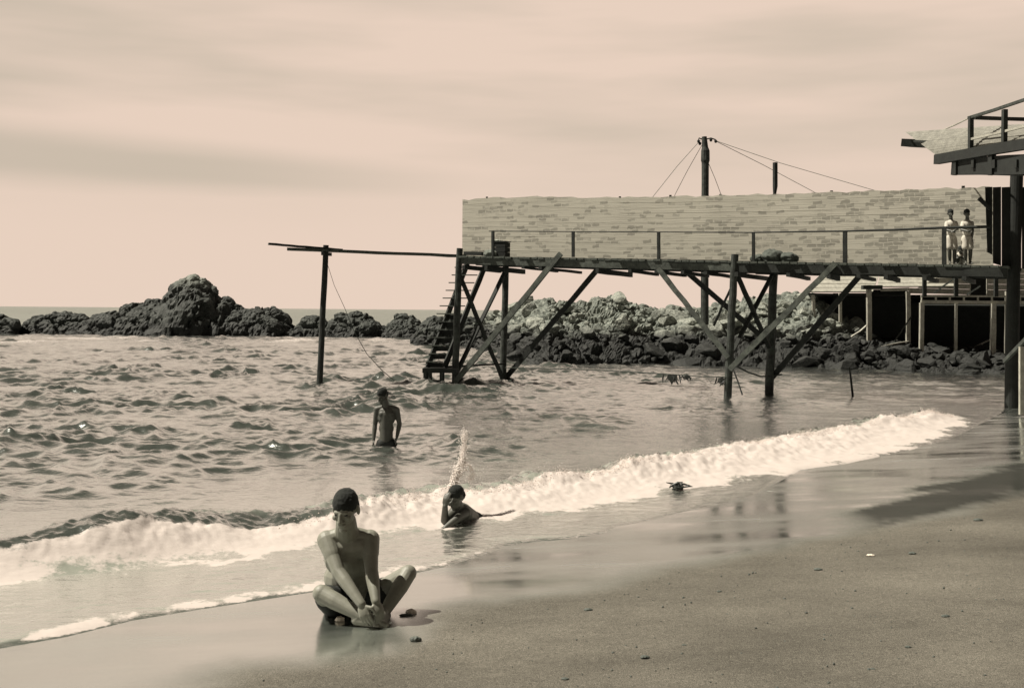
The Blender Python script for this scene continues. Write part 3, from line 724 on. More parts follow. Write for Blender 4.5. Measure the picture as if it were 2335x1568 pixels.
for ci in range(len(cuts) - 1):
    for row in range(NC):
        xs = np.linspace(cuts[ci], cuts[ci + 1], 13); jit = random.uniform(-.012, .012); lean = random.uniform(.000, .003)
        for k in range(len(xs)):
            p = PL(xs[k], 560, WB); zt = wall_z(xs[k]); zb = deck_pt(xs[k]).z + .0
            a0 = zb + (zt - zb) * row / NC; a1 = zb + (zt - zb) * (row + 1) / NC + .02
            wob_ = .003 * math.sin(xs[k] * .045 + row * 2.1) + .002 * random.uniform(-1, 1) + jit * .25
            if row == NC - 1: a1 += .022 * math.sin(xs[k] * .11) * math.sin(xs[k] * .037) + random.uniform(-.014, .010)
            gap = PD * (.001 if k == 0 else (-.001 if k == len(xs) - 1 else 0))
            for z_, off in ((a0 + wob_, -lean), (a1 + wob_, 0.0), (a1 + wob_, .03), (a0 + wob_, .03)):
                q = p + gap; v.append(Vector((q.x, q.y, z_)) + PN * off); uvs.append(((p - PA).dot(PD), z_))
            if k: 
                o_ = len(v) - 8
                for i in range(4): f.append((o_ + i, o_ + 4 + i, o_ + 4 + (i + 1) % 4, o_ + (i + 1) % 4))
bo = mesh_obj('boards', v, f, M_SCREEN, scr)
ul = bo.data.uv_layers.new(name='plan')
for lp in bo.data.loops: ul.data[lp.index].uv = uvs[lp.vertex_index]
for x in (1110, 1413, 1528, 1642, 1895, 2195):
    p = PL(x, 500, WB + .1); MB().bar((p.x, p.y, wall_z(x) - 1.6), (p.x, p.y, wall_z(x) + random.uniform(.05, .09)), .06, .06).build('screen_post', M_TIMBER, scr)

# plank walk to the lone pole
brd = empty('diving_board', P(727, 878, 31.2), 'long springboard plank reaching out over the sea to a lone pole', 'diving board')
def plank(a, b, w, h, nm, mat, parent):
    MB().bar(a, b, w, h, up=Vector((0, 0, 1)), seg=10, wob=.006).build(nm, mat, parent)
plank(P(1062, 584, 31.75), P(655, 568, 31.0), .34, .07, 'plank', M_DECK, brd)
plank(P(780, 570, 31.3), P(612, 556, 30.7), .26, .05, 'plank', M_TIMBER, brd)
pile(P(744, 559, 31.16), P(728, 878, 31.16), .075, M_TIMBER, brd)
MB().bar(P(735, 578, 30.9), P(754, 580, 31.6), .07, .09).build('crosspiece', M_TIMBER, brd)

# stairs
st = empty('stairs', P(995, 850, 31.7), 'steep wooden stairs leading down from the walkway to a landing at the water', 'stairs')
tr, br_ = P(1108, 600, 32.7), P(1014, 836, 31.5); tl, bl = P(1066, 600, 32.9), P(975, 836, 31.6)
MB().bar(tr, br_, .05, .17, seg=6, wob=.004).build('stringer', M_TIMBER, st); MB().bar(tl, bl, .05, .17, seg=6, wob=.004).build('stringer', M_TIMBER, st)
for k in range(13):
    u = (k + .6) / 13.2; a = tl.lerp(bl, u) + Vector((-.10, 0, .02)); b = tr.lerp(br_, u) + Vector((-.10, 0, .02))
    ax = (b - a).normalized(); dp_ = Vector((-.22, -.05, 0))
    m_ = MB(); m_.hexa([a - zz * .03, b - zz * .03, b + dp_ - zz * .03, a + dp_ - zz * .03, a, b, b + dp_, a + dp_])
    m_.build('tread', M_DECK, st)
    if k >= 6:
        m_ = MB(); q = Vector((.02, .0, 0)); m_.hexa([a - zz * .17 + q, b - zz * .17 + q, b - zz * .17, a - zz * .17, a - zz * .035 + q, b - zz * .035 + q, b - zz * .035, a - zz * .035]); m_.build('riser', M_BLACK, st)
lz = P(990, 838, 31.6).z
m_ = MB(); c4 = [P(963, 838, 31.1), P(1041, 838, 31.1), P(1048, 838, 32.4), P(970, 838, 32.4)]
c4 = [Vector((q.x, q.y, lz)) for q in c4]; m_.hexa([q - zz * .12 for q in c4] + c4); m_.build('landing', M_TIMBER, st)
for x, d_ in ((971, 31.15), (1008, 31.15), (980, 32.3), (1036, 32.3)):
    p = P(x, 845, d_); MB().bar((p.x, p.y, lz - .1), (p.x, p.y, -.7), .10, .10, up=PN).build('leg', M_TIMBER, st)
a, b = P(969, 868, 31.15), P(1010, 869, 31.15); MB().bar(a, b, .05, .07).build('crossbar', M_TIMBER, st)

# things lying on the walkway
def lump(name, c, r, mat, label, cat, group=None, seed=0, flat=.0):
    bm = bmesh.new(); bmesh.ops.create_icosphere(bm, subdivisions=4, radius=1.0)
    v = np.array([tuple(q.co) for q in bm.verts]); f = [[q.index for q in p.verts] for p in bm.faces]; bm.free()
    d = 1 + .22 * fbm(v * 1.4 + seed * 5, 4) + .07 * np.sin(v[:, 0] * 9 + 4 * fbm(v * 2 + seed, 2))
    v = v * d[:, None] * np.array(r); v[:, 2] = np.maximum(v[:, 2], -r[2] * .75)
    o = mesh_obj(name, v + np.array(c), f, mat, None, c, True); tag(o, label, cat, group); return o
p = deck_pt(1123, .55)
cr_ = empty('crate', p, 'dark open crate on the seaward end of the walkway', 'crate')
hx, hh = .17, .42
def boxm(c, sx, sy, sz, dirx=PD, diry=PN):
    m = MB(); c = Vector(c); q = [c + dirx * (i * sx) + diry * (j * sy) + zz * (k * sz) for k in (0, 1) for i, j in ((-1, -1), (1, -1), (1, 1), (-1, 1))]
    m.hexa(q); return m
for k in range(3): boxm(p + zz * (.01 + k * .135), hx, .15, .125).build('board', M_BLACK, cr_)
boxm(p + zz * .415, hx + .015, .165, .025).build('lid', M_TIMBER, cr_)
lump('bundle', deck_pt(1104, .35) + zz * .09, (.20, .15, .11), plain('grey canvas', G3(.16), .9), 'grey canvas bundle lying against the dark crate', 'bundle', None, 4)
lump('bundle', deck_pt(1112, .5) + zz * .44 + PD * .0, (.13, .1, .05), plain('pale canvas', G3(.30), .9), 'pale folded cloth lying on top of the dark crate', 'bundle', None, 6)
MB().bar(deck_pt(1047, .3) + zz * .08, deck_pt(1088, .3) + zz * .08, .12, .1).build('block', M_TIMBER, None, deck_pt(1066, .3))
tag(bpy.data.objects['block'], 'short dark timber block at the seaward corner of the walkway', 'block')
lump('sack', deck_pt(1712, .6) + zz * .10, (.20, .2, .12), M_SACK, 'small dark sack at the left of the sacks on the walkway', 'sack', 'sacks heaped on the walkway', 11)
lump('sack', deck_pt(1748, .55) + zz * .15, (.27, .25, .20), M_SACK, 'largest dark bulging sack heaped on the walkway by the pile top', 'sack', 'sacks heaped on the walkway', 12)
lump('sack', deck_pt(1782, .6) + zz * .12, (.26, .22, .15), M_SACK, 'dark sack at the right end of the sack heap on the walkway', 'sack', 'sacks heaped on the walkway', 13)

# rope with weed slung between the piles, stake, cord
mb = MB(); pts = [PL(x, y, -.1) for x, y in ((1152, 838), (1328, 842), (1480, 850), (1600, 858), (1660, 859))]
mb.tube(pts, .012, 6); ro = mb.build('rope', M_ROPE, None, pts[2]); tag(ro, 'slack dark rope strung between the walkway piles above the water', 'rope')
mb = MB(); pts = [PL(x, y, w) for x, y, w in ((1678, 834, -.1), (1705, 848, .4), (1735, 858, 1.), (1757, 857, 1.8), (1784, 853, 1.9))]
mb.tube(pts, .02, 6); ro = mb.build('rope', M_ROPE, None, pts[2]); tag(ro, 'short sagging rope between the two right hand piles', 'rope')
def weed(px_, py_, hgt, wid, label, n=26, seed=1):
    r = random.Random(seed); mb = MB(); c = PL(px_, py_, -.1)
    for k in range(n):
        a = c + PD * r.gauss(0, wid * .4) + zz * r.uniform(-.02, .03); L_ = hgt * r.uniform(.3, 1)
        mb.tube([a, a + zz * -L_ * .5 + PD * r.uniform(-.04, .04), a - zz * L_ + PD * r.uniform(-.09, .09) + PN * r.uniform(-.05, .05)], [.016, .022, .005], 5)
    o = mb.build('seaweed', M_WEED, None, c); tag(o, label, 'seaweed', 'seaweed hanging from the rope')
weed(1537, 855, .24, .24, 'largest tuft of seaweed hanging from the slack rope', 40, 2)
weed(1567, 857, .14, .08, 'narrow tuft of seaweed right of the largest tuft on the rope', 14, 3)
weed(1643, 862, .2, .12, 'tuft of seaweed hanging beside the front right pile', 22, 4)
mb = MB(); mb.tube([PL(1672, 842, -.15), PL(1682, 868, -.2), PL(1693, 900, -.25)], .018, 6); o = mb.build('stick', M_TIMBER, None, PL(1693, 900, -.25)); tag(o, 'thin crooked stick leaning on the front right pile', 'stick')
mb = MB(); mb.tube([P(1937, 836, 28.7), P(1941, 870, 28.7), P(1945, 906, 28.7), P(1946, 930, 28.7)], [.022, .028, .03, .03], 7); o = mb.build('stake', M_TIMBER, None, P(1945, 906, 28.7)); tag(o, 'lone thin stake standing in the shallows before the hut', 'stake')
mb = MB(); mb.tube([P(746, 600, 31.1), P(762, 650, 31.1), P(786, 702, 31.1), P(806, 752, 31.2), P(836, 806, 31.3), P(872, 845, 31.4), P(905, 872, 31.5)], [.006, .006, .007, .008, .009, .011, .011], 6)
o = mb.build('cord', M_ROPE, None, P(872, 845, 31.4)); tag(o, 'thin cord hanging from the lone pole down into the sea', 'cord')

# poles with wires behind the screen
up_ = empty('utility_pole', P(1607, 728, 45), 'tall dark utility pole with drooping insulators rising behind the screen', 'utility pole')
MB().tube([P(1607, 740, 45), P(1607, 560, 45), P(1608, 420, 45), P(1608, 372, 45), P(1608.5, 366, 45), P(1608.5, 344, 45), P(1607.5, 336, 45), P(1606, 312, 45)],
          [.16, .15, .145, .145, .175, .17, .125, .10], 12, wob=.03).build('shaft', M_PILE, up_)
for s_ in (-1, 1):
    pts = [P(1606, 318, 45), P(1606 + s_ * 7, 317, 45), P(1606 + s_ * (12 if s_ < 0 else 15), 315, 45), P(1606 + s_ * (13 if s_ < 0 else 26), 319, 45)]
    MB().tube(pts, .025, 6).build('bracket', M_TIMBER, up_)
for x, y in ((1593, 322), (1596, 327), (1621, 319), (1632, 322)):
    MB().tube([P(x, y - 3, 45), P(x, y - 1, 45), P(x, y + 2, 45), P(x, y + 4, 45)], [.03, .06, .055, .03], 8).build('insulator', M_BLACK, up_)
for pts in (((1597, 320), (1545, 378), (1490, 447), (1440, 520)), ((1600, 332), (1568, 388), (1540, 442), (1510, 520)), ((1612, 364), (1630, 406), (1645, 446), (1668, 520)),
            ((1632, 322), (1740, 376), (1860, 440), (1960, 500)), ((1634, 322), (1780, 372), (2000, 436), (2160, 490))):
    MB().tube([P(x, y, 45 + .01 * k) for k, (x, y) in enumerate(pts)], .011, 5).build('guy_wire', M_WIRE, up_)
po = MB().tube([P(1765, 770, 39), P(1766, 500, 39), P(1766.5, 440, 39), P(1767.5, 425, 39), P(1767.5, 371, 39)], [.085, .08, .06, .085, .085], 10, wob=.04).build('post', M_TIMBER, None, P(1765, 770, 39))
tag(po, 'short bare post top rising behind the screen right of the utility pole', 'post')

# ------------------------------------------------------------------ the hut on stilts
HD = 46.0
hut = empty('hut', P(2080, 800, HD), 'low plank roofed bathing hut on stilts with a deep dark open front', 'hut')
M_FLOOR = wood('grey boards', .16, .30, .8, True)
def quad_slats(c00, c10, c11, c01, n, mat, nm, parent, thick=.04, gap=.06, jit=.012):
    """rows of boards between edge c00-c10 (bottom) and c01-c11 (top)"""
    mb = MB(); nrm = (Vector(c10) - Vector(c00)).cross(Vector(c01) - Vector(c00)).normalized()
    for k in range(n):
        a, b = k / n + gap / n * .5, (k + 1) / n - gap / n * .5; lift = nrm * random.uniform(-jit, jit)
        q = [Vector(c00).lerp(c01, a), Vector(c10).lerp(c11, a), Vector(c10).lerp(c11, b), Vector(c00).lerp(c01, b)]
        q = [z + lift for z in q]
        mb.hexa([z - nrm * thick for z in q] + q)
    return mb.build(nm, mat, parent)
def solid_quad(q, thick, nm, mat, parent):
    q = [Vector(z) for z in q]; nrm = (q[1] - q[0]).cross(q[3] - q[0]).normalized(); m = MB(); m.hexa([z - nrm * thick for z in q] + q); return m.build(nm, mat, parent)
quad_slats(P(1846, 665, HD), P(1990, 665, HD), P(2010, 612, HD + 1.6), P(1880, 612, HD + 1.6), 6, M_PALE, 'roof', hut, .05, .12)
quad_slats(P(2000, 653, HD - .3), P(2176, 652, HD - .3), P(2190, 612, HD + .9), P(2010, 612, HD + .9), 5, M_PALE, 'roof', hut, .05, .12)
# pale boarded front above the balcony with a doorway
quad_slats(P(2071, 668, HD - .1), P(2214, 672, HD - .1), P(2214, 610, HD - .1), P(2178, 610, HD - .1), 5, M_PALE, 'wall', hut, .05, .05)
quad_slats(P(2250, 673, HD - .1), P(2420, 674, HD - .1), P(2420, 612, HD - .1), P(2250, 610, HD - .1), 5, M_PALE, 'wall', hut, .05, .05)
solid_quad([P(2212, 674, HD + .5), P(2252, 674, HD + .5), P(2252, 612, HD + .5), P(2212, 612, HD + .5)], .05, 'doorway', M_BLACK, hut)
quad_slats(P(2072, 669, HD - .2), P(2105, 670, HD - .2), P(2105, 657, HD - .2), P(2072, 656, HD - .2), 1, M_PALE, 'fascia', hut)
# dark room under the roof: ceiling, back, side
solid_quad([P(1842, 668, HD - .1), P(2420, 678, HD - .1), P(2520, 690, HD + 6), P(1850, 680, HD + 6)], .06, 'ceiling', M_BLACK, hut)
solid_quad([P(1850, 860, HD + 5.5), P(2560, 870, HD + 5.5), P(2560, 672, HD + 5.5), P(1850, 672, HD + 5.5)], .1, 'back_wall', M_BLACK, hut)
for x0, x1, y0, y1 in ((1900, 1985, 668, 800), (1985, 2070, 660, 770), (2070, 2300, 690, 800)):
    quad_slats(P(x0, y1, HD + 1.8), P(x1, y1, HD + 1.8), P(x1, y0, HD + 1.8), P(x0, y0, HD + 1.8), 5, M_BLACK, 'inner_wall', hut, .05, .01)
for x, y0, y1, d_, r_ in ((1855, 668, 735, HD, .06), (1917, 668, 800, HD - .2, .055), (1982, 650, 800, HD - .5, .085), (2071, 664, 790, HD - .3, .08)):
    MB().bar(P(x, y1, d_), P(x - 1, y0, d_), r_ * 2, r_ * 2, up=(0, 1, 0), seg=3, wob=.01).build('post', M_PALE, hut)
MB().bar(P(1966, 655, HD - .55), P(2010, 655, HD - .55), .3, .16, up=(0, 0, 1)).build('beam_end', M_TIMBER, hut)
MB().bar(P(2009, 661, HD - .5), P(2072, 659, HD - .5), .10, .12).build('fascia', M_PALE, hut)
brace(P(2030, 792, HD - .7), P(2078, 722, HD - .5), .05, .05, M_PILE, hut)
for a_, b_2 in (((2010, 790), (2072, 778)), ((2088, 800), (2170, 806)), ((1930, 778), (1976, 742)), ((2195, 806), (2262, 772))):
    MB().bar(P(a_[0], a_[1], HD - 1.2), P(b_2[0], b_2[1], HD - .9), .09, .04, seg=3, wob=.02).build('fallen_plank', M_PALE, hut)
brace(P(2130, 668, HD - .6), P(2185, 628, HD - .5), .06, .05, M_PILE, hut); brace(P(2205, 672, HD - .6), P(2235, 652, HD - .6), .06, .05, M_PILE, hut)
bal = empty('balcony', P(2200, 690, 44), 'pale framed balcony on thin posts before the dark hut', 'balcony')
BD = 44.0
MB().bar(P(2100, 675, BD), P(2420, 676, BD), .08, .07).build('top_rail', M_PALE, bal)
MB().bar(P(2100, 688, BD), P(2420, 691, BD), .10, .13).build('bottom_rail', M_PALE, bal)
for x in range(2102, 2420, 32): MB().bar(P(x, 687, BD), P(x, 676, BD), .05, .06).build('baluster', M_PALE, bal)
solid_quad([P(2100, 695, BD + .1), P(2420, 698, BD + .1), P(2420, 696, BD + 2), P(2100, 693, BD + 2)], .05, 'floor', M_TIMBER, bal)
for x, y0, y1, r_ in ((2102, 690, 815, .075), (2180, 692, 800, .05), (2265, 692, 815, .085), (2301, 664, 826, .12), (2390, 664, 830, .09)):
    MB().bar(P(x - 1, y1, BD - .05), P(x, y0, BD - .05), r_ * 2, r_ * 2, up=(0, 1, 0), seg=4, wob=.008).build('post', M_PALE, bal)
for x, y0, y1 in ((2108, 616, 676), (2180, 600, 676), (2271, 612, 676)):
    MB().bar(P(x, y1, BD - .1), P(x, y0, BD - .1), .14, .12, up=(0, 1, 0)).build('upright', M_TIMBER, bal)

# ------------------------------------------------------------------ the raised platform at the right
plat = empty('lookout_platform', P(2310, 930, 25.6), 'high timber lookout platform with sloping slatted floor on a thick dark column', 'platform')
cw = P(2310, 700, 25.6)
MB().tube([(cw.x + .02, cw.y, -.7), (cw.x, cw.y, 1.0), (cw.x, cw.y, 3.2), (cw.x + .02, cw.y, 5.3)], [.15, .145, .14, .135], 16, wob=.01).build('column', M_BLACK, plat)
e0, e1 = P(2138, 364, 25.0), P(2640, 268, 18.2)
def pe(px_, py_):                 # a point in the vertical plane of the platform's near edge
    d = fw + (px_ - CX) / F * RT + (CY - py_) / F * UP; nn = Vector((-(e1 - e0).y, (e1 - e0).x, 0)).normalized()
    return CAM + d * ((e0 - CAM).dot(nn) / d.dot(nn))
en = Vector((-(e1 - e0).y, (e1 - e0).x, 0)).normalized(); en = en if en.y > 0 else -en
def beam(a, b, w, h, nm, mat=M_TIMBER): return MB().bar(a, b, w, h, seg=6, wob=.006).build(nm, mat, plat)
beam(pe(2136, 364), pe(2640, 276), .14, .20, 'edge_beam', M_BLACK)
beam(pe(2170, 390) + en * .1, pe(2640, 396) + en * .1, .16, .14, 'lower_beam', M_BLACK)
beam(pe(2169, 380) + en * .05, pe(2640, 366) + en * .05, .10, .37, 'lower_beam', M_BLACK)
beam(pe(2172, 380) + en * .9, pe(2640, 386) + en * .9, .16, .3, 'lower_beam', M_BLACK)
for x in (2180, 2262, 2352, 2440): MB().bar(pe(x, 399) + en * .0, pe(x, 350) + en * .0, .14, .1, up=en).build('strut', M_BLACK, plat)
for x in (2180, 2222, 2270, 2320, 2390, 2470): beam(pe(x, 374) - en * .05, pe(x, 374) + en * 3.2, .1, .16, 'joist', M_BLACK)
t0 = P(2064, 301, 26.5); t1 = P(2640, 262, 21.5); b0 = pe(2138, 357); b1 = pe(2640, 268)
quad_slats(b0, b1, t1, t0, 12, M_FLOOR, 'floor', plat, .035, .03, .003)
beam(P(2055, 325, 26.6), P(2200, 333, 26.2), .10, .17, 'outrigger')
beam(P(2085, 317, 25.9) - zz * .05, P(2290, 326, 24.2) - zz * .05, .06, .05, 'batten')
beam(P(2134, 303, 25.9) - zz * .04, P(2210, 338, 24.4) - zz * .04, .07, .05, 'batten')
for x, y0, y1, r_ in ((2213, 350, 266, .085), (2290, 335, 250, .085), (2372, 320, 228, .085), (2460, 305, 200, .085)):
    MB().bar(pe(x, y0), pe(x + 1, y1), r_, r_, up=en, seg=3, wob=.003).build('railing_post', M_TIMBER, plat)
beam(pe(2209, 269), pe(2640, 132), .06, .055, 'top_rail', M_PILE)
beam(pe(2212, 318), pe(2640, 214), .05, .045, 'mid_rail', M_PALE)
beam(pe(2212, 268) + en * .1, P(2440, 276, 25.5), .06, .075, 'back_rail')
MB().tube([P(2138, 302, 27.4), P(2180, 284, 26), P(2212, 268, 25.2)], .018, 6).build('stay', M_PALE, plat)
pan = empty('boarded_wall', P(2300, 610, 25.4), 'dark boarded wall standing at the shore end of the walkway', 'wall')
mb = MB()
xs = [2246, 2264, 2284, 2306, 2330, 2360, 2400, 2450, 2510]
for k in range(len(xs) - 1):
    a, b = xs[k], xs[k + 1] - 1.2; dd = 25.5 + random.uniform(-.02, .02); bt = 575 if k == 0 else (600 if k == 1 else 612)
    q = [P(a + (5 if k == 0 else 0), bt, dd), P(b, bt + 6, dd), P(b, bt + 6, dd + .12), P(a + (5 if k == 0 else 0), bt, dd + .12), P(a, 427, dd), P(b, 426, dd), P(b, 426, dd + .12), P(a, 427, dd + .12)]
    mb.hexa(q)
mb.build('boards', M_BLACK, pan)
MB().bar(P(2232, 452, 25.4), P(2258, 476, 25.4), .06, .08).build('bracket', M_TIMBER, pan)
hr = empty('landing_rail', P(2328, 930, 23), 'pale slanting handrail on a post at the right border', 'handrail')
MB().bar(P(2290, 824, 24), P(2420, 690, 21.5), .06, .08).build('rail', M_PILE, hr)
MB().bar(P(2329, 945, 23), P(2329, 790, 23), .08, .08, up=(0, 1, 0)).build('post', M_PALE, hr)
MB().bar(P(2400, 945, 22), P(2400, 715, 22), .08, .08, up=(0, 1, 0)).build('post', M_PALE, hr)

# ------------------------------------------------------------------ people
def ell(mb, px_, py_, D, r, rz=0, rx=0, ry=0):
    R = Matrix.Rotation(rz, 3, 'Z') @ Matrix.Rotation(rx, 3, 'X') @ Matrix.Rotation(ry, 3, 'Y')
    mb.sphere(P(px_, py_, D), r, R, 20, 13)
def head(mb, c, k=1.0, yaw=0.0, pitch=0.0, roll=0.0):
    """head with brow, nose, lips, chin and ears; faces the camera (-y) when yaw is 0"""
    R = Matrix.Rotation(yaw, 3, 'Z') @ Matrix.Rotation(roll, 3, 'Y') @ Matrix.Rotation(pitch, 3, 'X')
    def e(o, r): mb.sphere(c + R @ Vector(o) * k, [q * k for q in r], R, 18, 12)
    e((0, .012, .035), (.073, .094, .088)); e((0, -.030, -.010), (.060, .060, .085)); e((0, -.038, -.075), (.045, .048, .042))
    e((0, -.072, -.100), (.024, .022, .018)); e((0, -.074, .020), (.048, .017, .013))
    mb.cone(c + R @ Vector((0, -.090, .012)) * k, c + R @ Vector((0, -.108, -.028)) * k, .010 * k, .016 * k, 10)
    e((.013, -.094, -.034), (.011, .012, .008)); e((-.013, -.094, -.034), (.011, .012, .008))
    e((0, -.086, -.058), (.026, .014, .008)); e((0, -.084, -.072), (.024, .013, .009))
    e((.040, -.068, -.018), (.020, .017, .017)); e((-.040, -.068, -.018), (.022, .02, .018))
    for s_ in (-1, 1): e((s_ * .076, .012, -.005), (.010, .022, .032))
    return R
def hair(c, k, R, parent, mat=M_HAIR):
    mb = MB(); mb.sphere(c + R @ Vector((0, .0135, .041)) * k, [.0755 * k, .0953 * k, .0845 * k], R, 96, 64)
    mb.sphere(c + R @ Vector((0, .055, .0)) * k, [.066 * k, .055 * k, .06 * k], R, 60, 40)
    hv = np.array([tuple(q - c) for q in mb.v]); dd_ = .0045 * k * fbm(hv * 55 / k, 3) + .0035 * k * fbm(hv * 16 / k + 9, 2)
    mb.v = [c + Vector(tuple(a * (1 + b / max(np.linalg.norm(a), .02)))) for a, b in zip(hv, dd_)]
    return mb.build('hair', mat, parent, None, True)
def eyes(c, k, R, parent):
    mb = MB()
    for s_ in (-1, 1): mb.sphere(c + R @ Vector((s_ * .029, -.0755, .004)) * k, [.013 * k, .010 * k, .007 * k], R, 10, 8)
    return mb.build('eyes', M_EYE, parent, None, True)
def hand(mb, wrist, d, side, curl=.5, k=1.0, thumb=1):
    """palm and five separate fingers; d = pointing direction, side = across the knuckles towards the thumb"""
    d = Vector(d).normalized(); side = Vector(side); side = (side - d * side.dot(d)).normalized(); dn = d.cross(side) * thumb
    R = Matrix((side, d, side.cross(d))).transposed()
    mb.sphere(wrist + d * .045 * k, [.038 * k, .050 * k, .017 * k], R, 16, 10)
    kn = wrist + d * .082 * k
    for i, (off, L_) in enumerate(((.028, .066), (.009, .075), (-.010, .070), (-.028, .055))):
        b = kn + side * off * k - d * abs(off - .009) * .25 * k; pts = [b]; ang = .15
        for sgm in (.45, .32, .23):
            ang += curl * (.8 + .12 * i); dir_ = d * math.cos(ang) + dn * math.sin(ang) + side * off * 1.5
            pts.append(pts[-1] + dir_.normalized() * L_ * sgm * 1.05 * k)
        mb.chain([b - d * .03 * k] + pts, [.0095 * k, .0095 * k, .0088 * k, .0080 * k, .0070 * k])
    b = wrist + d * .025 * k + side * .030 * k
    p1 = b + (d * .6 + side * .75).normalized() * .034 * k; p2 = p1 + (d * .9 + side * .2 + dn * .4).normalized() * .03 * k; p3 = p2 + (d + dn * .5).normalized() * .022 * k
    mb.chain([b - side * .01 * k, p1, p2, p3], [.013 * k, .0115 * k, .0098 * k, .008 * k])
def foot(mb, ankle, d, k=1.0, upv=Vector((0, 0, 1))):
    d = Vector(d).normalized(); heel = ankle - d * .04 * k - upv * .045 * k; toe = ankle + d * .16 * k - upv * .05 * k
    mb.cone(ankle, heel, .036 * k, .033 * k); mb.cone(heel, ankle + d * .10 * k - upv * .038 * k, .033 * k, .036 * k); mb.cone(ankle, ankle + d * .09 * k - upv * .03 * k, .036 * k, .032 * k)
    sd = d.cross(upv).normalized(); mb.cone(ankle + d * .08 * k - upv * .04 * k, toe, .034 * k, .022 * k)
    for i in range(5):
        a = ankle + d * (.135 - .008 * i) * k - upv * .05 * k + sd * (i - 2) * .017 * k
        mb.cone(a, a + d * (.045 - .004 * i) * k, (.015 if i == 0 else .011) * k, .008 * k, 8)

# --- the bather sitting cross-legged on the wet sand
D0 = 7.30
man = empty('person', P(800, 1428, D0 + .1), 'bare-chested man in dark trunks sitting cross-legged on the wet sand reaching to his feet', 'person')
mb = MB()
pel, wai, che = P(800, 1372, D0 + .38), P(800, 1318, D0 + .29), P(796, 1262, D0 + .13)
nk0, nk1 = P(791, 1214, D0 + .03), P(789, 1188, D0 - .04)
sL, sR = P(746, 1231, D0 + .05), P(843, 1229, D0 + .09)
mb.sphere(pel, (.165, .125, .115)); mb.cone(pel, wai, .125, .118, 20); mb.sphere(wai, (.182, .13, .14)); mb.sphere(P(800, 1345, D0 + .33), (.188, .135, .13))
mb.sphere(P(798, 1274, D0 + .15), (.172, .115, .14), Matrix.Rotation(.5, 3, 'X')); mb.sphere(P(797, 1240, D0 + .08), (.172, .10, .085), Matrix.Rotation(.5, 3, 'X'))
mb.cone(wai, che, .125, .125, 20)
mb.sphere(P(772, 1256, D0 + .03), (.075, .045, .055)); mb.sphere(P(822, 1256, D0 + .05), (.075, .045, .055))      # chest muscles
mb.cone(nk0, nk1, .074, .066); mb.cone(P(775, 1220, D0 + .06), sL, .055, .058); mb.cone(P(808, 1219, D0 + .07), sR, .055, .058)
mb.cone(nk0, P(765, 1224, D0 + .06), .055, .05); mb.cone(nk0, P(820, 1223, D0 + .08), .055, .05)
hc = P(788, 1161, D0 - .06)
RH = head(mb, hc, 1.06, yaw=-.22, pitch=.34)
eL, wL = P(772, 1303, D0 - .08), P(824, 1376, D0 - .22)
eR, wR = P(847, 1300, D0 - .03), P(857, 1370, D0 - .17)
mb.cone(sL, sL.lerp(eL, .45), .066, .056); mb.cone(sL.lerp(eL, .4), eL, .052, .043); mb.cone(eL, eL.lerp(wL, .3), .043, .044); mb.cone(eL.lerp(wL, .3), wL, .044, .029)
mb.cone(sR, sR.lerp(eR, .45), .066, .056); mb.cone(sR.lerp(eR, .4), eR, .052, .043); mb.cone(eR, eR.lerp(wR, .3), .043, .044); mb.cone(eR.lerp(wR, .3), wR, .044, .029)
hand(mb, wL, P(834, 1410, D0 - .25) - wL, Vector((1, -.3, .0)), .30, 1.0, -1)
hand(mb, wR, P(866, 1402, D0 - .2) - wR, Vector((-.9, -.5, .0)), .32, 1.0, 1)
hpL, knL, anL = P(772, 1380, D0 + .30), P(733, 1352, D0 - .02), P(826, 1404, D0 - .14)
hpR, knR, anR = P(826, 1380, D0 + .34), P(931, 1306, D0 + .20), P(876, 1396, D0 + .0)
mb.cone(hpL, hpL.lerp(knL, .5), .095, .078); mb.cone(hpL.lerp(knL, .5), knL, .078, .058); mb.cone(knL, knL.lerp(anL, .35), .056, .056); mb.cone(knL.lerp(anL, .35), anL, .056, .036)
mb.cone(hpR, hpR.lerp(knR, .5), .092, .076); mb.cone(hpR.lerp(knR, .5), knR, .076, .056); mb.cone(knR, knR.lerp(anR, .35), .054, .055); mb.cone(knR.lerp(anR, .35), anR, .055, .035)
foot(mb, anL + Vector((.0, 0, .015)), Vector((.9, -.3, -.06))); foot(mb, anR + Vector((0, 0, .01)), Vector((-.2, -.95, -.12)))
mb.skin('body', M_SKIN, man, None, .0045, 4)
mb = MB(); mb.sphere(pel - zz * .01, (.178, .138, .13)); mb.cone(pel, wai - zz * .02, .137, .128, 20)
mb.cone(hpL, hpL.lerp(knL, .62), .106, .088); mb.cone(hpR, hpR.lerp(knR, .45), .103, .09)
mb.skin('trunks', M_TRUNKS, man, None, .011, 4)
hair(hc, 1.06, RH, man); eyes(hc, 1.06, RH, man)

# --- the boy standing in the sea
D1 = 17.2; K1 = .93
boy = empty('person', P(878, 1022, D1), 'bare-chested young bather standing thigh-deep in the sea looking down', 'person')
mb = MB(); q = lambda x, y, d=0: P(x, y, D1 + d)
mb.sphere(q(881, 1006), (.125, .09, .10)); mb.cone(q(881, 1004), q(881, 975), .10, .098, 18); mb.sphere(q(881, 976), (.115, .082, .12))
mb.sphere(q(881, 952), (.140, .10, .13)); mb.sphere(q(881, 938), (.145, .085, .075)); mb.cone(q(881, 975), q(881, 945), .10, .105, 18)
mb.sphere(q(872, 944, -.06), (.06, .035, .045)); mb.sphere(q(890, 944, -.06), (.06, .035, .045))
mb.cone(q(881, 930), q(877, 912, -.03), .055, .050)
sl_, sr_ = q(860, 933), q(904, 934)
mb.cone(q(870, 930), sl_, .048, .052); mb.cone(q(892, 930), sr_, .048, .052)
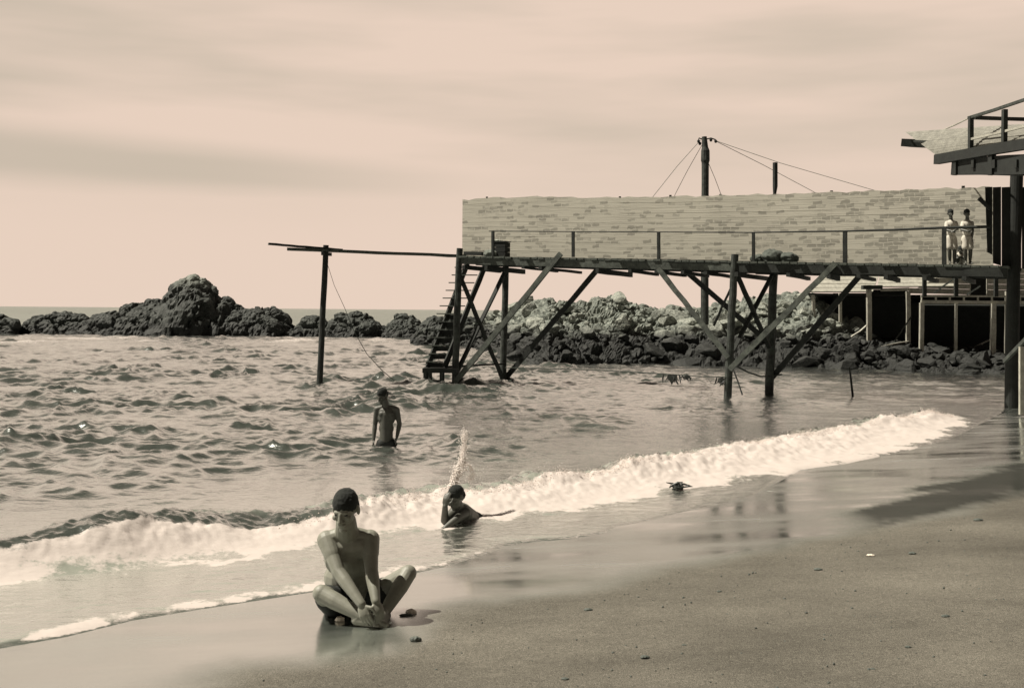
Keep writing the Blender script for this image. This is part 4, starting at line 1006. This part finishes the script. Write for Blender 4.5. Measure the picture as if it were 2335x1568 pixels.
el_, wl_ = q(855, 968, .03), q(852, 1002, -.03); er_, wr_ = q(911, 966, .03), q(905, 996, -.04)
for a, b, c in ((sl_, el_, wl_), (sr_, er_, wr_)):
    mb.cone(a, b, .050, .036); mb.cone(b, b.lerp(c, .3), .036, .037); mb.cone(b.lerp(c, .3), c, .037, .024)
hand(mb, wl_, Vector((-.05, -.1, -1)), Vector((.2, -1, 0)), .35, .9, 1); hand(mb, wr_, Vector((-.3, -.15, -1)), Vector((-.2, -1, 0)), .35, .9, -1)
for x in (871, 891): mb.cone(q(x, 1010), q(x - 2, 1075), .078, .055); mb.cone(q(x - 2, 1075), q(x - 2, 1140), .052, .04)
hc = q(872, 902, -.03); RH = head(mb, hc, .97, yaw=-.55, pitch=.42)
mb.skin('body', M_SKIN2, boy, None, .007, 3)
mb = MB(); mb.sphere(q(881, 1008), (.135, .10, .095)); mb.cone(q(871, 1012), q(870, 1040), .09, .083); mb.cone(q(891, 1012), q(890, 1040), .09, .083)
mb.skin('trunks', M_TRUNKS, boy, None, .012, 3)
hair(hc, .97, RH, boy); eyes(hc, .97, RH, boy)

# --- the bather crouched in the foam
D2 = 11.2
cr2 = empty('person', P(1055, 1195, D2), 'dark wet bather crouched low in the white breaker splashing up water', 'person')
mb = MB(); q = lambda x, y, d=0: P(x, y + 4, D2 + d)
mb.cone(q(1073, 1184, .3), q(1050, 1168, .05), .115, .12, 18); mb.sphere(q(1051, 1170, .05), (.13, .11, .11)); mb.sphere(q(1074, 1186, .3), (.13, .13, .11))
mb.cone(q(1046, 1158, 0), q(1042, 1140, -.05), .058, .052)
s1, s2 = q(1033, 1166, -.02), q(1062, 1164, -.02)
mb.cone(q(1042, 1162), s1, .055, .055); mb.cone(q(1052, 1160), s2, .055, .055)
mb.cone(s1, q(1014, 1182, -.12), .052, .040); mb.cone(q(1014, 1182, -.12), q(1015, 1150, -.2), .040, .027)
hand(mb, q(1015, 1150, -.2), Vector((.15, 0, 1)), Vector((1, -.3, 0)), .25, .95, 1)
mb.cone(s2, q(1040, 1180, -.2), .052, .040); mb.cone(q(1040, 1180, -.2), q(1016, 1198, -.28), .040, .027)
hand(mb, q(1016, 1198, -.28), Vector((-.8, -.3, -.3)), Vector((.2, -1, 0)), .25, .95, 1)
mb.cone(q(1076, 1190, .3), q(1060, 1200, -.05), .09, .062); mb.cone(q(1060, 1200, -.05), q(1098, 1196, .2), .058, .042); mb.cone(q(1098, 1196, .2), q(1112, 1194, .25), .04, .03)
mb.cone(q(1080, 1190, .32), q(1046, 1204, .05), .09, .062); mb.cone(q(1046, 1204, .05), q(1080, 1206, .35), .058, .042)
hc = q(1040, 1129, -.08); RH = head(mb, hc, .95, yaw=-.75, pitch=.38)
mb.skin('body', M_SKIN2, cr2, None, .007, 3)
mb = MB(); mb.sphere(q(1076, 1187, .3), (.142, .142, .12)); mb.cone(q(1076, 1190, .3), q(1068, 1196, .12), .102, .085); mb.skin('trunks', M_TRUNKS, cr2, None, .012, 3)
hair(hc, .95, RH, cr2); eyes(hc, .95, RH, cr2)

# --- the boys at the rail
def rail_boy(x, foot_py, D, label, lean, dark_arm, seed):
    o = empty('person', P(x, foot_py, D), label, 'person'); q = lambda dx, y, d=0: P(x + dx, y, D + d)
    k = .80; mb = MB(); b = MB(); sh = MB(); L_ = lean
    hc = q(L_ * 7 - 1, 487, -.06); RH = head(b, hc, .85, yaw=.5 * lean, pitch=.2)
    b.cone(q(L_ * 4, 504), q(L_ * 6, 495, -.02), .045, .04)
    b.cone(q(L_ * 3, 510), q(0, 535, .02), .09, .08, 14); b.sphere(q(0, 540, .03), (.10, .08, .09))
    sa, sb = q(-9 + L_ * 3, 509), q(10 + L_ * 3, 509)
    ea, wa = q(-12, 524, -.1), q(2, 527, -.24); eb, wb = (q(13, 526, 0), q(11, 545, -.02)) if dark_arm else (q(14, 522, -.1), q(6, 527, -.24))
    for s_, e_, w_ in ((sa, ea, wa), (sb, eb, wb)):
        b.cone(s_, e_, .042, .032); b.cone(e_, w_, .032, .021)
    hand(b, wa, Vector((.8, -.4, -.2)), Vector((0, -.4, 1)), .5, .75, 1); hand(b, wb, Vector((-.1, -.2, -1)) if dark_arm else Vector((-.8, -.4, -.2)), Vector((0, -1, .1)), .5, .75, -1)
    for s_ in (-1, 1):
        h_ = q(s_ * 5, 545, .03); kn = q(s_ * 6 + 2, 571, -.02); an = q(s_ * 5 + 2, 597, .04)
        b.cone(h_, kn, .068, .046); b.cone(kn, kn.lerp(an, .4), .044, .045); b.cone(kn.lerp(an, .4), an, .045, .028); foot(b, an, Vector((s_ * .2 - .1, -1, 0)), .72)
        sh.cone(h_, h_.lerp(kn, .72), .082, .078)
    b.skin('body', M_SKIN2, o, None, .010, 3)
    mb.cone(q(L_ * 3, 511), q(0, 531, .02), .108, .098, 16); mb.sphere(q(L_ * 2, 514), (.115, .10, .10))
    mb.cone(sa, sa.lerp(ea, .75), .056, .05)
    if not dark_arm: mb.cone(sb, sb.lerp(eb, .75), .056, .05)
    else: mb.cone(sb, sb.lerp(eb, .3), .054, .05)
    mb.skin('shirt', M_WHITE, o, None, .012, 3)
    sh.sphere(q(0, 541, .03), (.112, .092, .085)); sh.skin('shorts', M_WHITE, o, None, .012, 3)
    hair(hc, .85, RH, o)
    return o
DR = 25.95
rail_boy(2169, 600, DR + .2, 'boy in loose white shirt and shorts leaning on the rail by the post', -.1, False, 1)
rail_boy(2205, 600, DR - .1, 'boy in white with one dark bare arm hanging standing nearest the boarded wall', .1, True, 2)
o = empty('person', P(2190, 602, DR + .5), 'small dark-headed child crouching between the two white-clad boys on the walkway', 'person')
q = lambda x, y, d=0: P(x, y, DR + .5 + d); b = MB(); hc = q(2190, 570, -.05); RH = head(b, hc, .78, yaw=.2, pitch=.35)
b.cone(q(2190, 581), q(2190, 577, -.02), .04, .036); b.cone(q(2190, 584, .02), q(2190, 594, .1), .085, .09, 14)
for s_ in (-1, 1):
    b.cone(q(2190 + s_ * 5, 596, .1), q(2190 + s_ * 9, 586, -.12), .055, .04); b.cone(q(2190 + s_ * 9, 586, -.12), q(2190 + s_ * 8, 602, -.1), .038, .025); foot(b, q(2190 + s_ * 8, 601, -.1), Vector((s_ * .2, -1, 0)), .6)
    b.cone(q(2190 + s_ * 8, 582), q(2190 + s_ * 11, 590, -.12), .03, .026); b.cone(q(2190 + s_ * 11, 590, -.12), q(2190 + s_ * 2, 587, -.2), .026, .018)
    hand(b, q(2190 + s_ * 2, 587, -.2), Vector((-s_, -.2, 0)), Vector((0, -1, .2)), .5, .6, s_)
b.skin('body', M_SKIN2, o, None, .010, 3)
sh = MB(); sh.cone(q(2190, 583, .02), q(2190, 594, .1), .095, .105, 16); sh.skin('shirt', M_WHITE, o, None, .012, 3); hair(hc, .78, RH, o)

# ------------------------------------------------------------------ small things on the beach
def pebble(px_, py_, r, label, mat=M_STONE, group=None, seed=0, nm='pebble', cat='pebble'):
    g = G(px_, py_, .12); z = beach_at(g.x, g.y); g = G(px_, py_, z); z = beach_at(g.x, g.y)
    return lump(nm, (g.x, g.y, z + r[2] * .45), r, mat, label, cat, group, seed)
pebble(775, 1414, (.030, .026, .022), 'white shell on the sand in front of the sitting man', M_SHELL, None, 3, 'shell', 'shell')
pebble(937, 1398, (.035, .028, .022), 'pale lump of stone on the sand beside the sitting man', M_SHELL, None, 5)
pebble(926, 1403, (.045, .018, .010), 'flat dark stone touching the pale lump beside the sitting man', M_STONE, None, 6)
pebble(947, 1462, (.034, .026, .020), 'dark pebble on dry sand in front of the sitting man', M_STONE, None, 7)
for k, (x, y, r) in enumerate(((1341, 1393, .020), (1985, 1270, .022), (2080, 1266, .022), (1865, 1302, .022), (2230, 1190, .03), (1470, 1503, .018), (1288, 1553, .014), (2156, 1410, .018),
                               (1560, 1475, .010), (1990, 1530, .010), (1640, 1352, .012), (2070, 1480, .012))):
    pebble(x, y, (r * 1.4, r, r * .5), 'little pebble lying alone on the dry sand', M_SHELL if x in (1985,) else M_STONE, 'pebbles scattered on the dry sand', 20 + k)
def clump(px_, py_, wid, label, n, seed, z=.06):
    r = random.Random(seed); mb = MB(); c = G(px_, py_, z)
    for k in range(n):
        a = c + Vector((r.gauss(0, wid * .5), r.gauss(0, wid * .3), r.uniform(-.01, .05))); an = r.uniform(0, 6.28); L_ = r.uniform(.05, .16)
        d = Vector((math.cos(an), math.sin(an) * .6, r.uniform(-.1, .5)))
        mb.tube([a, a + d * L_ * .5, a + d * L_ - zz * .02], [.008, .014, .004], 5)
    o = mb.build('seaweed', M_WEED, None, c); tag(o, label, 'seaweed')
clump(1541, 1112, .085, 'dark clump of seaweed washing along the foot of the breaker', 22, 5, .06)

# ------------------------------------------------------------------ foam and spray thrown up by the breaker
M_FOAM, t_, b_ = newmat('white foam'); b_.inputs['Base Color'].default_value = (.80, .74, .70, 1); b_.inputs['Roughness'].default_value = .8

_tr = t_.nodes.new('ShaderNodeBsdfTranslucent'); _tr.inputs['Color'].default_value = (.80, .74, .70, 1); _ms = t_.nodes.new('ShaderNodeMixShader'); _ms.inputs[0].default_value = .5
t_.links.new(b_.outputs[0], _ms.inputs[1]); t_.links.new(_tr.outputs[0], _ms.inputs[2]); t_.links.new(_ms.outputs[0], t_.nodes['Material Output'].inputs['Surface'])
ico = bmesh.new(); bmesh.ops.create_icosphere(ico, subdivisions=1, radius=1.0)
IV = np.array([tuple(q.co) for q in ico.verts]); IF = np.array([[q.index for q in p.verts] for p in ico.faces]); ico.free()
def blobs(name, cs, rs_, mat, seed=0):
    r = np.random.default_rng(seed); n = len(cs); sc = r.uniform(.7, 1.3, (n, 1, 3))
    v = (IV[None] * rs_[:, None, None] * sc + cs[:, None]).reshape(-1, 3); f = (IF[None] + (np.arange(n) * len(IV))[:, None, None]).reshape(-1, 3)
    return fast_mesh(name, v, f, mat)
rf = np.random.default_rng(31)
m_ = (foam.ravel() > .55) & (sC.ravel() > -.22) & (sC.ravel() < .08) & (X.ravel() > -2.2) & (X.ravel() < 9.6)
idx = np.nonzero(m_)[0]; wgt = np.hypot(X.ravel()[idx], Y.ravel()[idx]) ** 2 * (.25 + smooth(-.1, .5, lump_f := fbm(flat[idx] * .9 + 40, 3))); wgt /= wgt.sum()
pick = rf.choice(idx, 6000, p=wgt)
cs = np.stack([X.ravel()[pick], Y.ravel()[pick], Zs.ravel()[pick]], -1); hgt = rf.exponential(.014, len(pick)) * (1 + 1.2 * smooth(0, .5, fbm(cs * np.array([1.1, 1.1, 0]) + 40, 3)))
cs[:, 2] += hgt; cs[:, :2] += rf.normal(size=(len(pick), 2)) * .04
rs_ = (.004 * rf.random(len(pick)) ** 1.5 + .0025) * np.clip(1.25 - hgt * 4, .3, 1)
fo = blobs('breaker_foam', cs, rs_, M_FOAM, 3); tag(fo, 'white foam tossed along the crest of the breaker', 'foam', None, 'stuff')
# the jet flung up by the crouched bather
cs = []; rr = []
def jet(pts, n, spread, r0, r1):
    for k in range(n):
        u = rf.random() * (len(pts) - 1); i = int(u); a = P(*pts[i]); b = P(*pts[i + 1]); c = a.lerp(b, u - i); w = u / (len(pts) - 1)
        cs.append(np.array(c) + rf.normal(size=3) * spread * (.4 + w * .9)); rr.append((r0 + (r1 - r0) * w) * rf.uniform(.3, 1.2))
A_ = [(1028, 1114, 11.4), (1042, 1080, 11.5), (1054, 1050, 11.6), (1058, 1020, 11.7), (1059, 980, 11.8)]
M_SPRAY, t_, b_ = newmat('white spray'); b_.inputs['Base Color'].default_value = (.78, .72, .68, 1); b_.inputs['Roughness'].default_value = .6
jet(A_, 1900, .017, .0075, .0045); jet(A_[:3], 900, .030, .009, .005)
jet([(1054, 1050, 11.6), (1070, 1060, 11.6), (1079, 1080, 11.6), (1070, 1096, 11.6)], 420, .014, .006, .004)
jet([(1020, 1112, 11.4), (1050, 1100, 11.5), (1090, 1085, 11.6), (1105, 1072, 11.6)], 200, .06, .006, .003)
sp = blobs('water_splash', np.array(cs), np.array(rr), M_SPRAY, 5); sp.data.materials[0] = M_SPRAY
tag(sp, 'thin white jet of splashed water shooting up behind the crouched bather', 'splash')

# grit on the dry sand
rg = np.random.default_rng(77); gx = rg.uniform(-2.5, 9, 5200); gy = rg.uniform(3.6, 15, 5200)
kp = (sdist(DRY, gx, gy) < -.25); gx, gy = gx[kp], gy[kp]
gz = beach_z(gx, gy) + undul(gx, gy)
gr = blobs('grit', np.stack([gx, gy, gz + .001], -1), .0025 + .007 * rg.random(len(gx)) ** 4, M_STONE, 9); gr.data.materials[0] = M_STONE
tag(gr, 'small stones and shell grit strewn over the dry sand', 'grit', None, 'stuff')
